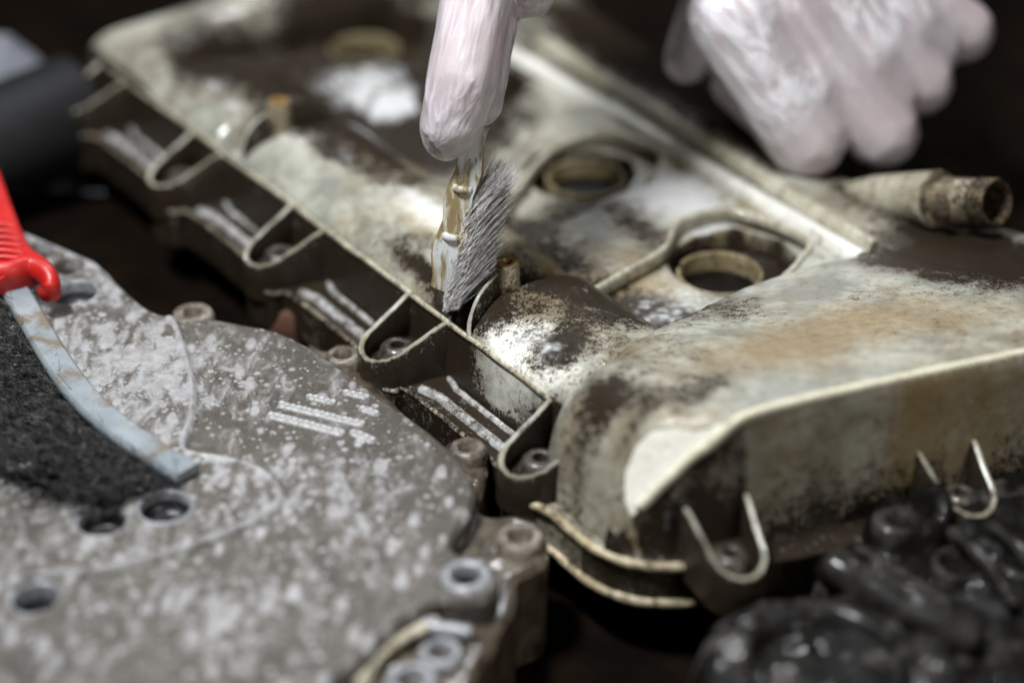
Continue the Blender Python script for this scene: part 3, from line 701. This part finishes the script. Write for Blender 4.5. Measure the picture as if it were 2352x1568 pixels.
for px, py, r, dp in PH:
    c = PW(px, py); rr = np.hypot(X-c[0], Y-c[1]); Zp = np.where(rr < r+1, np.minimum(Zp, PZ-dp+(Zp-PZ+dp)*sstep(r-.5, r+.5, rr)), Zp); HOLESD = np.minimum(HOLESD, rr-r)
Zp += (fbm(X/1.6, Y/1.6, 31, 3)-.5)*.14 + (fbm(X/25, Y/25, 32)-.5)*.5
FP = np.where(sdp < 0, .16, -.05) + (fbm(X/18, Y/18, 41)-.5)*.5
cc = PW(330, 850); FP += .5*np.exp(-(np.hypot(X-cc[0], Y-cc[1])/24)**2)
cc = PW(760, 1120); FP += .28*np.exp(-(np.hypot(X-cc[0], Y-cc[1])/14)**2)
cc = PW(505, 1412); FP += .30*np.exp(-(np.hypot(X-cc[0], Y-cc[1])/14)**2)
FP += -.35*sstep(-10, -2, SDp)*(X > PW(980, 1100)[0])
FP += .7*np.exp(-((sdp+1.2)/1.0)**2)
GP = sstep(.5, -1.2, HOLESD)*0.9
cc = PW(60, 1180); GP += .8*np.exp(-(np.hypot(X-cc[0], Y-cc[1])/16)**2)
cc = PW(900, 880); GP += .35*np.exp(-(np.hypot(X-cc[0]+4, Y-cc[1])/12)**2)
cc = PW(20, 1540); GP += .6*np.exp(-(np.hypot(X-cc[0], Y-cc[1])/22)**2)
field("cover_plate", X, Y, Zp, SDp, h2, M_PLATE, tcv, 0.0, dict(foam=FP, grime=GP))
# rings round bores
for px, py, r, w_, zt in ((380, 1166, 6.6, .9, PZ+.55), (82, 1377, 5.7, 1.4, PZ+.75), (1070, 1320, 4.0, 2.0, PZ+.35), (172, 673, 6.9, .7, PZ+.45), (235, 1197, 6.3, .6, PZ+.4)):
    c = PW(px, py)
    V_, F_ = lathe([(r+w_+.5, zt-.9), (r+w_, zt-.1), (r+w_*.5, zt), (r+.15, zt-.15), (r-.15, zt-1.0), (r-.2, zt-5.5)], 40, (c[0], c[1], 0))
    make("bore_ring", V_, F_, M_BRIGHT, tcv, True)
for px, py, r, zt in ((172, 673, 6.9, 3.0), (235, 1197, 6.3, 4.5), (155, 613, 4.5, 2.5), (82, 1377, 5.7, 2.0), (84, 580, 5.0, 3.0), (1070, 1320, 4.0, 3.0), (380, 1166, 6.6, 4.4)):
    c = PW(px, py); V_, F_ = lathe([(0, zt), (r*.6, zt+.15), (r-.25, zt+.4), (r-.2, zt+3.5)], 28, (c[0], c[1], 0)); make("bore", V_, F_, M_BORE, tcv, True)
# thread coils in the threaded bore
c = PW(235, 1197)
P = [np.array([c[0]+5.9*math.cos(a), c[1]+5.9*math.sin(a), 4.4+a*.16]) for a in np.linspace(0, 2*math.pi*4.2, 110)]
V_, F_ = sweep(P, circ(.35, 6)); make("thread", V_, F_, M_BOLT, tcv, True)
# lower flange with its lugs, below and outside the plate edge
LO = [(700, 790), (745, 800), (770, 786), (805, 786), (832, 808), (838, 845), (900, 915), (1010, 1010), (1035, 1000), (1075, 996), (1118, 1015), (1122, 1060), (1112, 1110), (1100, 1160), (1130, 1180), (1190, 1180), (1240, 1196), (1258, 1235), (1250, 1290), (1200, 1318), (1185, 1330), (1180, 1390), (1150, 1440), (1130, 1490), (1100, 1530), (1060, 1600), (960, 1680), (800, 1760), (620, 1760), (600, 1400), (640, 1000)]
LZ = 1.0
LOw = smooth_path([PW(x, y, LZ) for x, y in LO], 4, True)
x0, y0 = LOw.min(0)-3; x1, y1 = LOw.max(0)+3
X3, Y3 = np.meshgrid(np.arange(x0, x1, .8), np.arange(y0, y1, .8)); SDl = psdf(X3, Y3, LOw)
Zl = np.full(X3.shape, LZ)+(fbm(X3/6, Y3/6, 51)-.5)*1.6-1.6*sstep(-2.5, 0, SDl)**2
field("lower_flange", X3, Y3, Zl, SDl, .8, M_LOWER, tcv, -30)
for px, py, zt, ro, ri, m in ((788, 812, 5.5, 5.4, 2.7, M_BOSS), (1075, 1024, 5.0, 5.2, 2.6, M_BOSS), (1195, 1228, 4.0, 6.4, 3.3, M_BOSS), (1012, 1492, 4.0, 5.6, 3.3, M_BRIGHT), (945, 1556, 4.0, 6.2, 3.6, M_BRIGHT), (442, 716, 8.5, 6.5, 2.6, M_BOSS)):
    c = W(px, py, zt)
    V_, F_ = lathe([(ro+.5, -6), (ro+.15, zt-1.6), (ro-.5, zt-.3), (ro-1.1, zt), (ri+.5, zt), (ri, zt-.6), (ri-.1, zt-7), (0, zt-7)], 32, (c[0], c[1], 0))
    make("lug_boss", V_, F_, m, tcv, True, sharp=50)
# pale bead along the lower flange, and its bright short strip
P = smooth_path([W(x, y, 3.5) for x, y in [(826, 1580), (850, 1530), (890, 1485), (950, 1450), (1005, 1428)]], 6)
V_, F_ = sweep(P, circ(2.0, 12, 1.6)); make("pale_bead", V_, F_, M_RIM, tcv, True)
P = smooth_path([W(x, y, 3.5) for x, y in [(962, 1420), (1000, 1440), (1040, 1446), (1082, 1452)]], 6)
V_, F_ = sweep(P, circ(2.0, 12, 1.8)); make("bright_strip", V_, F_, M_BRIGHT, tcv, True)
# cast letter rows filled with foam: beads in rows, too worn to read
M_MARK = simple("foam_filled_cast_mark", (.36, .36, .37), .4, (.25, .24, .23), 700, 0, .4)
for (a, b, wd) in (((705, 910), (772, 926), 2.0), ((788, 900), (850, 914), 2.0), ((640, 928), (838, 976), 2.3), ((826, 936), (872, 952), 2.2), ((616, 952), (792, 996), 2.5), ((806, 990), (862, 1014), 2.6), ((818, 1014), (836, 1020), 2.9)):
    n = max(2, int(math.hypot(b[0]-a[0], b[1]-a[1])/13)); parts = []
    pa = np.array([*PW(*a, PZ-1), 0]); pb = np.array([*PW(*b, PZ-1), 0]); d = (pb-pa)/np.linalg.norm(pb-pa); sd_ = np.array([-d[1], d[0], 0])
    wd *= 1.45
    prof = [(-wd*.5, -.6), (-wd*.48, .35), (-wd*.36, .75), (0, .9), (wd*.36, .75), (wd*.48, .35), (wd*.5, -.6)]
    P = [pa+(pb-pa)*i/(n*2)+np.array([0, 0, PZ-1.3]) for i in range(n*2+1)]
    parts.append(sweep(P, prof, scale=[(.55 if i in (0, len(P)-1) else 1)*(1+.05*math.cos(i*math.pi)+.07*random.uniform(-1, 1)) for i in range(len(P))]))
    for i in range(n):
        q = pa+(pb-pa)*(i+.5)/n+sd_*random.uniform(-.25, .25)
        parts.append(lathe([(1.05, PZ-.9), (.95, PZ-.22), (.75, PZ-.12), (.42, PZ-.5), (0, PZ-.55)], 9, q))
    V_, F_ = merge(*parts); make("cast_mark", V_, F_, M_MARK, tcv, True)

# ================================================================== RED HANDLED BRUSH on the plate
rb = empty("wire_brush", (*PW(120, 850), PZ), "red handled scrub brush with a bent pale blue strip, lying on the brown plate", "brush")
SZ = 19.0
sp = [(2, 640), (35, 668), (75, 735), (120, 810), (175, 890), (245, 960), (330, 1022), (432, 1085)]
P = smooth_path([W(x, y, SZ-(.9*i)) for i, (x, y) in enumerate(sp)], 6)
V_, F_ = sweep(P, [(-4.0, -1.6), (-4.2, -.6), (-4.0, .6), (-3.2, 1.3), (3.2, 1.3), (4.0, .6), (4.2, -.6), (4.0, -1.6)]); make("back_strip", V_, F_, M_STRAP, rb, True, sharp=40)
# bristles: from the strip towards the viewer's left, bending down onto the plate
def strands(roots, dirs, lens, rad, seg=3, droop=0.0, jit=.12):
    V = []; F = []; o = 0
    for p, d, L in zip(roots, dirs, lens):
        d = d/np.linalg.norm(d); a = np.cross(d, (0.3, .2, 1)); a /= np.linalg.norm(a); b = np.cross(d, a)
        cv = RNG.normal(0, jit, 3)
        for k in range(seg+1):
            u_ = k/seg; c = p+d*L*u_+cv*L*u_*u_+np.array((0, 0, -droop*L*u_*u_)); r = rad*(1-.45*u_)
            for q in range(3):
                an = 2.094*q; V.append(c+(a*math.cos(an)+b*math.sin(an))*r)
        for k in range(seg):
            for q in range(3):
                q2 = (q+1) % 3; F.append((o+k*3+q, o+k*3+q2, o+(k+1)*3+q2, o+(k+1)*3+q))
        o += 3*(seg+1)
    return np.array(V), np.array(F)
N_ = 15000
ui = RNG.random(N_)*(len(P)-1); i0 = np.minimum(ui.astype(int), len(P)-2); f_ = (ui-i0)[:, None]
off = RNG.random(N_)**.8*(36-16*(ui/len(P))**3)
roots = P[i0]*(1-f_)+P[i0+1]*f_ + off[:, None]*np.array([-.89, -.45, 0]) + RNG.normal(0, 1.0, (N_, 3))
roots[:, 2] = SZ-2.5-6.0*(ui/len(P)) - off*RNG.uniform(.05, .24, N_) - RNG.uniform(0, 4, N_)*(RNG.random(N_) < .5)
cl_ = np.array([[mnoise.noise(Vector(r*.22)), mnoise.noise(Vector(r*.22+np.array((9, 3, 1)))), 0] for r in roots])
dirs = np.stack([-.80+RNG.normal(0, .34, N_), -.42+RNG.normal(0, .36, N_), .10+RNG.normal(0, .30, N_)], 1)+cl_*1.1
V_, F_ = strands(roots, dirs, RNG.uniform(4, 11, N_), .15, 3, .10, .3)
V_[:, 2] = np.maximum(V_[:, 2], PZ+.5)
tag(make("bristles", V_, F_, M_BLACK, rb, False), kind='stuff')
# handle: red moulded grip with a hooked end and ribs
hz = 24.0
hp = [(-150, 250), (-70, 400), (-30, 500), (10, 590), (60, 640)]
P = smooth_path([W(x, y, hz-i*.6) for i, (x, y) in enumerate(hp)], 7)
prof = [(math.copysign(abs(math.cos(a))**.6, math.cos(a))*8.2, math.copysign(abs(math.sin(a))**.5, math.sin(a))*3.4) for a in np.linspace(0, 2*math.pi, 20, endpoint=False)]
sc = np.interp(np.linspace(0, 1, len(P)), [0, .5, .75, .9, 1], [1.15, 1.05, 1.0, 1.12, 1.1])
V_, F_ = sweep(P, prof, scale=sc); handle = make("handle", V_, F_, M_RED, rb, True, sharp=60)
for k in range(7):
    y = 518+k*15; xr = 34+k*4.4
    a = W(-60, y+2, hz+2.4); b = W(xr+4, y, hz+1.9)
    V_, F_ = sweep(smooth_path([a, a*.4+b*.6+np.array((0, 0, .5)), b+np.array((0, 0, -1.2))], 4), circ(1.0, 8)); make("grip_rib", V_, F_, M_RED, handle, True)
# hooked ferrule end
hk = smooth_path([W(x, y, z_) for x, y, z_ in [(-40, 632, 24), (20, 628, 24), (70, 616, 23.5), (108, 634, 22.5), (118, 664, 20), (96, 676, 18)]], 6)
V_, F_ = sweep(hk, circ(3.0, 14, 4.2), scale=np.interp(np.linspace(0, 1, len(hk)), [0, .6, .85, 1], [1, 1.0, .9, .55])); make("hooked_end", V_, F_, M_RED, handle, True)

# ================================================================== HELD BRUSH
b0 = WD(1012, 662, 583); b1 = WD(1098, 285, 566)
hb = empty("detail_brush", b0, "small worn pale brush with grey wire bristles held down by the gloved finger", "brush")
n = 16; path = [b0+(b1-b0)*i/(n-1)+c_r*(.6*math.sin(i*1.3)) for i in range(n)]
V_, F_ = sweep(path, [(-3.1, -2.0), (-3.4, 0), (-3.1, 2.0), (3.1, 2.0), (3.4, 0), (3.1, -2.0)], up=-c_f, scale=np.interp(np.linspace(0, 1, n), [0, .15, .5, .75, 1], [.9, 1.35, 1.3, 1.15, .9]))
make("stick", V_, F_, M_STICK, hb, True, sharp=40)
for k in (.33, .62):
    q = b0+(b1-b0)*k; dd = (b1-b0)/np.linalg.norm(b1-b0)
    V_, F_ = lathe([(3.2, -1.2), (3.9, -.8), (3.9, .8), (3.2, 1.2)], 16, q, dd); make("wire_tie", V_, F_, M_STICK, hb, True)
N_ = 9000; uu = RNG.random(N_)
roots = np.array([b0+(b1-b0)*(-.05+.62*k) for k in uu])+c_r*RNG.uniform(1.0, 6.0, (N_, 1))+c_f*RNG.uniform(-2.2, 2.2, (N_, 1))-c_u*RNG.uniform(1, 5, (N_, 1))
dirs = c_r*(.62+RNG.normal(0, .10, (N_, 1)))+c_u*(.80+RNG.normal(0, .10, (N_, 1)))+c_f*RNG.normal(0, .12, (N_, 1))
V_, F_ = strands(roots, dirs, RNG.uniform(8, 17, N_), .06, 2, 0, .04)
tag(make("wire_bristles", V_, F_, M_STEELW, hb, False), kind='stuff')

# ================================================================== GLOVED HANDS
def blob_mesh(name, chains, voxel, smooth_it):
    """spheres strung along chains of (point, radius), fused into one skin"""
    bm = bmesh.new()
    for ch in chains:
        for (p, r), (q, r2) in zip(ch[:-1], ch[1:]):
            p = np.array(p, float); q = np.array(q, float); L = np.linalg.norm(q-p); k = max(2, int(L/(min(r, r2)*.22)))
            for i in range(k+1):
                u_ = i/k; c = p+(q-p)*u_; rr = r+(r2-r)*u_
                bmesh.ops.create_icosphere(bm, subdivisions=2, radius=rr*MM, matrix=Matrix.Translation(Vector(c*MM)))
    me = bpy.data.meshes.new(name); bm.to_mesh(me); bm.free()
    o = bpy.data.objects.new(name, me); scene.collection.objects.link(o)
    m = o.modifiers.new("r", 'REMESH'); m.mode = 'VOXEL'; m.voxel_size = voxel*MM
    m = o.modifiers.new("s", 'SMOOTH'); m.factor = .5; m.iterations = smooth_it
    dg = bpy.context.evaluated_depsgraph_get(); me2 = bpy.data.meshes.new_from_object(o.evaluated_get(dg))
    bpy.data.objects.remove(o); bpy.data.meshes.remove(me)
    n = len(me2.vertices); co = np.empty(n*3); me2.vertices.foreach_get("co", co); no = np.empty(n*3); me2.vertex_normals.foreach_get("vector", no)
    F = [tuple(p.vertices) for p in me2.polygons]; bpy.data.meshes.remove(me2)
    return co.reshape(-1, 3)/MM, no.reshape(-1, 3), F
def wrinkle(V, N, d, freq, stretch, amp, seed, mask=None):
    d = np.array(d, float); d /= np.linalg.norm(d); a = np.cross(d, c_f); a /= np.linalg.norm(a); b = np.cross(d, a)
    f = np.empty(len(V))
    for i, p in enumerate(V):
        w_ = mnoise.noise(Vector((p @ a*.05+seed, p @ d*.04, p @ b*.05)))*.5
        v = mnoise.noise(Vector((p @ a*freq+seed+w_, p @ d*freq*stretch, p @ b*freq)))
        f[i] = max(0, 1-abs(v)*3.4)
    if mask is not None: f = f*mask
    return V+N*(f*amp)[:, None], dict(ga=V @ a, gb=V @ b, gd=V @ d, fold=np.clip(f, 0, 1), film=(mask if mask is not None else np.full(len(V), .6)))

# right fist, pressing the cover down beyond the rail
DF = float((W(1860, 398, 17)-CAM) @ c_f)
def K(px, py, dd): return WD(px, py, DF+dd)
ch = []
FG = [((1690, 40), (1775, 195), (1852, 318), 13.6, 14.2, 0), ((1790, 15), (1905, 165), (2024, 302), 13.2, 13.4, 7), ((1890, -20), (2005, 95), (2112, 190), 12.6, 12.0, 14), ((1990, -70), (2090, 0), (2208, 72), 12.0, 11.8, 22)]
for (a, m_, b, r0, r1, dd) in FG:
    kn = K(*b, dd); mc = K(*a, dd-14); mid = K(*m_, dd-8)
    ch.append([(mc, r0+3), (mid, r0+.6), (kn, r1)])
    dn = kn + np.array((-6, 20, -1.5)); tip = dn + np.array((-14, 6, 10))          # curled under: middle and end joints
    ch.append([(kn, r1), (dn, r1-2.2), (tip, r1-3.4)])
ch.append([(K(1720, -10, -6), 17), (K(1900, -40, 2), 17), (K(2060, -100, 12), 15)])
ch.append([(K(1760, 60, -2), 14), (K(1900, 40, 6), 14), (K(2060, -20, 16), 13)])
ch.append([(K(1700, -160, 20), 22), (K(1860, -180, 26), 22), (K(1820, -420, 60), 27), (K(1790, -700, 100), 28)])
ch.append([(K(1720, -10, -6), 17), (K(1700, -160, 20), 21)]); ch.append([(K(2060, -100, 12), 15), (K(1860, -180, 26), 21)])
for (f0, f1) in zip(FG[:-1], FG[1:]):
    p0 = (np.array(f0[2])+np.array(f1[2]))/2; p1 = (np.array(f0[1])+np.array(f1[1]))/2; dd = (f0[5]+f1[5])/2
    for w0, w1, rr_ in ((.62, .40, 11.6), (.38, .60, 11.4), (.5, .5, 11.0)):
        k_ = .52 if w0 != .5 else .38
        p0 = np.array(f0[2])*w0+np.array(f1[2])*w1; p1 = np.array(f0[1])*w0+np.array(f1[1])*w1; pm = np.array(f0[0])*w0+np.array(f1[0])*w1
        ch.append([(K(*pm, dd-13), 14.5), (K(*p1, dd-7), 13.2), (K(*(p1*(1-k_)+p0*k_), dd-1), rr_)])
# thumb
ch.append([(K(1700, -120, 14), 15), (K(1650, -30, 16), 11.5), (K(1610, 70, 16), 10.4), (K(1578, 138, 16), 8.6)])
V_, N_v, F_ = blob_mesh("fist", ch, 1.0, 14)
hd = K(2024, 302, 0)-K(1790, 15, 0)
rel = np.array([(p-K(1852, 318, 0)) @ (hd/np.linalg.norm(hd)) for p in V_])
mask = sstep(2, -12, rel)*.97+.03
V_, fold = wrinkle(V_, N_v, hd, .10, .10, .10, 3.1, mask)
blush = np.zeros(len(V_))
for (a, m_, b, r0, r1, dd) in FG: blush += np.exp(-(np.linalg.norm(V_-K(b[0]+8, b[1]-10, dd-8), axis=1)/9)**2)*.5
blush += np.exp(-(np.linalg.norm(V_-K(1640, 110, 6), axis=1)/10)**2)*.9
blush += .10
fist_e = empty("gloved_hand", K(1860, 398, 10), "gloved fist at the right, bent knuckles pressing down beside the rail", "hand")
make("hand", V_, F_, M_GLOVE, fist_e, True, dict(blush=np.clip(blush, 0, 1), **fold))
# left hand: the straight finger that pushes the brush
D2 = 566
def K2(px, py, dd): return WD(px, py, D2+dd)
ch = [[(K2(1150, -330, 10), 14), (K2(1105, -60, 0), 11.0), (K2(1082, 70, -2), 10.4), (K2(1062, 185, -3), 10.6), (K2(1036, 285, 0), 9.4), (K2(1024, 318, 2), 6.6)],
      [(K2(1260, -330, 34), 13), (K2(1235, -90, 30), 11), (K2(1215, -25, 30), 9)], [(K2(1150, -330, 10), 15), (K2(1260, -330, 34), 14)],
      [(K2(1200, -330, 20), 22), (K2(1240, -600, 60), 30)],
      [(K2(1160, -300, 40), 12), (K2(1130, -40, 34), 10), (K2(1105, 120, 22), 9.5), (K2(1100, 235, 12), 7.5)]]
V_, N_v, F_ = blob_mesh("pointing", ch, 1.0, 8)
V_, fold = wrinkle(V_, N_v, K2(1020, 300, 0)-K2(1100, 0, 0), .13, .30, .35, 8.4)
blush = .30*np.exp(-(np.linalg.norm(V_-K2(1100, 70, -8), axis=1)/14)**2)+.7*np.exp(-(np.linalg.norm(V_-K2(1150, 110, 0), axis=1)/9)**2)+.12
lh = empty("gloved_hand", K2(1024, 330, 0), "gloved hand at top centre pointing its straight finger down along the small brush", "hand")
make("hand", V_, F_, M_GLOVE, lh, True, dict(blush=np.clip(blush, 0, 1), **fold))

# ================================================================== OILY PART at the lower right
ob = empty("oily_housing", (*W(2050, 1450, -10)[:2], -30), "black oily engine housing with ribs and bores at the lower right corner", "engine part")
OZ = 2.0
hull = smooth_path([W(x, y, OZ)[:2] for x, y in [(1585, 1500), (1620, 1440), (1680, 1400), (1760, 1378), (1850, 1372), (1900, 1340), (1870, 1290), (1900, 1250), (1960, 1230), (1985, 1185), (2040, 1155), (2130, 1150), (2240, 1120), (2380, 1075), (2600, 1060), (2700, 1400), (2600, 1800), (2100, 1850), (1700, 1800), (1580, 1640)]], 4, True)
x0, y0 = hull.min(0)-3; x1, y1 = hull.max(0)+3
X4, Y4 = np.meshgrid(np.arange(x0, x1, .8), np.arange(y0, y1, .8)); SD4 = psdf(X4, Y4, hull)
Z4 = OZ-12*(1-np.sqrt(np.clip(1-(1-np.clip(-SD4/9, 0, 1))**2, 0, 1)))+(fbm(X4/7, Y4/7, 61)-.5)*1.4+(fbm(X4/22, Y4/22, 62)-.5)*4
def hump(px, py, r, dz, z=OZ):
    c = W(px, py, z); rr = np.hypot(X4-c[0], Y4-c[1])/r; return dz*np.sqrt(np.clip(1-rr*rr, 0, 1))
Z4 += hump(2300, 1160, 26, 7)+hump(2330, 1330, 16, 3)+(fbm(X4/3, Y4/3, 66)-.5)*.7
cR = W(2080, 1215, OZ); dR = np.hypot(X4-cR[0], Y4-cR[1]); Z4 += 7*sstep(13, 10, dR)-3.5*sstep(7, 5.5, dR)
cD = W(1900, 1560, OZ); rD = np.hypot(X4-cD[0], Y4-cD[1]); Z4 += 4*sstep(33, 30, rD)-3*sstep(20, 17, rD)
field("housing_body", X4, Y4, Z4, SD4, .8, M_OILY, ob, -30, dict(foam=sstep(.52, .66, fbm(X4/11, Y4/11, 71))*.9))
for pts, r, z_ in (([(1960, 1255), (2070, 1320), (2190, 1395)], 1.8, 7.0), ([(2180, 1215), (2260, 1290), (2330, 1390)], 2.2, 7.0), ([(2265, 1200), (2340, 1260), (2400, 1330)], 2.0, 9.0), ([(1640, 1465), (1730, 1410), (1850, 1395), (1960, 1420), (2050, 1470)], 2.4, 4.0), ([(1895, 1290), (1990, 1345), (2110, 1420), (2250, 1470)], 5.6, 5.0), ([(1990, 1300), (2080, 1360), (2160, 1410)], 2.6, 9.0)):
    P = smooth_path([W(x, y, z_) for x, y in pts], 6); V_, F_ = sweep(P, circ(r, 16), scale=np.interp(np.linspace(0, 1, len(P)), [0, .04, .12, .9, 1], [.55, .85, 1, 1, .8])*(1+.10*np.sin(np.arange(len(P))*1.1)))
    make("casting_rib", V_, F_, M_OILY, ob, True, dict(foam=[.62]*len(V_)))  # worn bars; the light on them is put into a paler colour
for px, py, zt, ro, ri in ((2208, 1290, 5, 7.2, 5.6), (2350, 1285, 6, 7.0, 4.5), (2060, 1190, 9, 6.0, 2.4)):
    c = W(px, py, zt); V_, F_ = lathe([(ro+1, zt-9), (ro+.3, zt-1), (ro-.2, zt), (ri+.3, zt), (ri, zt-.8), (ri-.3, zt-4), (0, zt-4.4)], 30, (c[0], c[1], 0))
    make("bore_boss", V_, F_, M_OILY, ob, True, dict(foam=[.75]*len(V_)))

# ================================================================== out of focus things behind and in the gap
V_, F_ = lathe([(0, -70), (20, -70), (22, -68), (22, 40), (20, 42), (14, 42), (13, 30), (0, 30)], 36, W(105, 345, -6)-np.array((22, 0, 0)), (.75, .55, .12))
tag(make("rubber_hose", V_, F_, M_TUBE, None, True, sharp=50), "thick black hose end lying behind the red brush handle, out of focus", "hose")
xs, ys = np.meshgrid(np.linspace(-70, 60, 40), np.linspace(-50, 50, 36))
q = W(-70, 225, -10)
zs = -27+40*np.exp(-((xs/46)**2+(ys/34)**2))*(.7+.6*fbm(xs/22, ys/22, 81))
idx = np.arange(xs.size).reshape(xs.shape); F_ = np.stack([idx[:-1, :-1].ravel(), idx[:-1, 1:].ravel(), idx[1:, 1:].ravel(), idx[1:, :-1].ravel()], 1)
tag(make("cloth_rag", np.stack([(xs+q[0]).ravel(), (ys+q[1]).ravel(), zs.ravel()], 1), F_, M_FARGREY, None, True), "crumpled grey blue rag far behind at the left edge", "rag")
c = W(700, 745, -16)  # plain cylinder stands in for an unidentified brown rounded object
V_, F_ = lathe([(0, -16), (11, -16), (13, -14), (13, 22), (11, 25), (0, 25)], 30, c+np.array((4, 6, -1)), (.2, .95, .05))
tag(make("brown_cylinder", V_, F_, M_BROWN, None, True, sharp=50), "dull reddish brown sleeve lying in the dark gap between the covers", "cylinder")
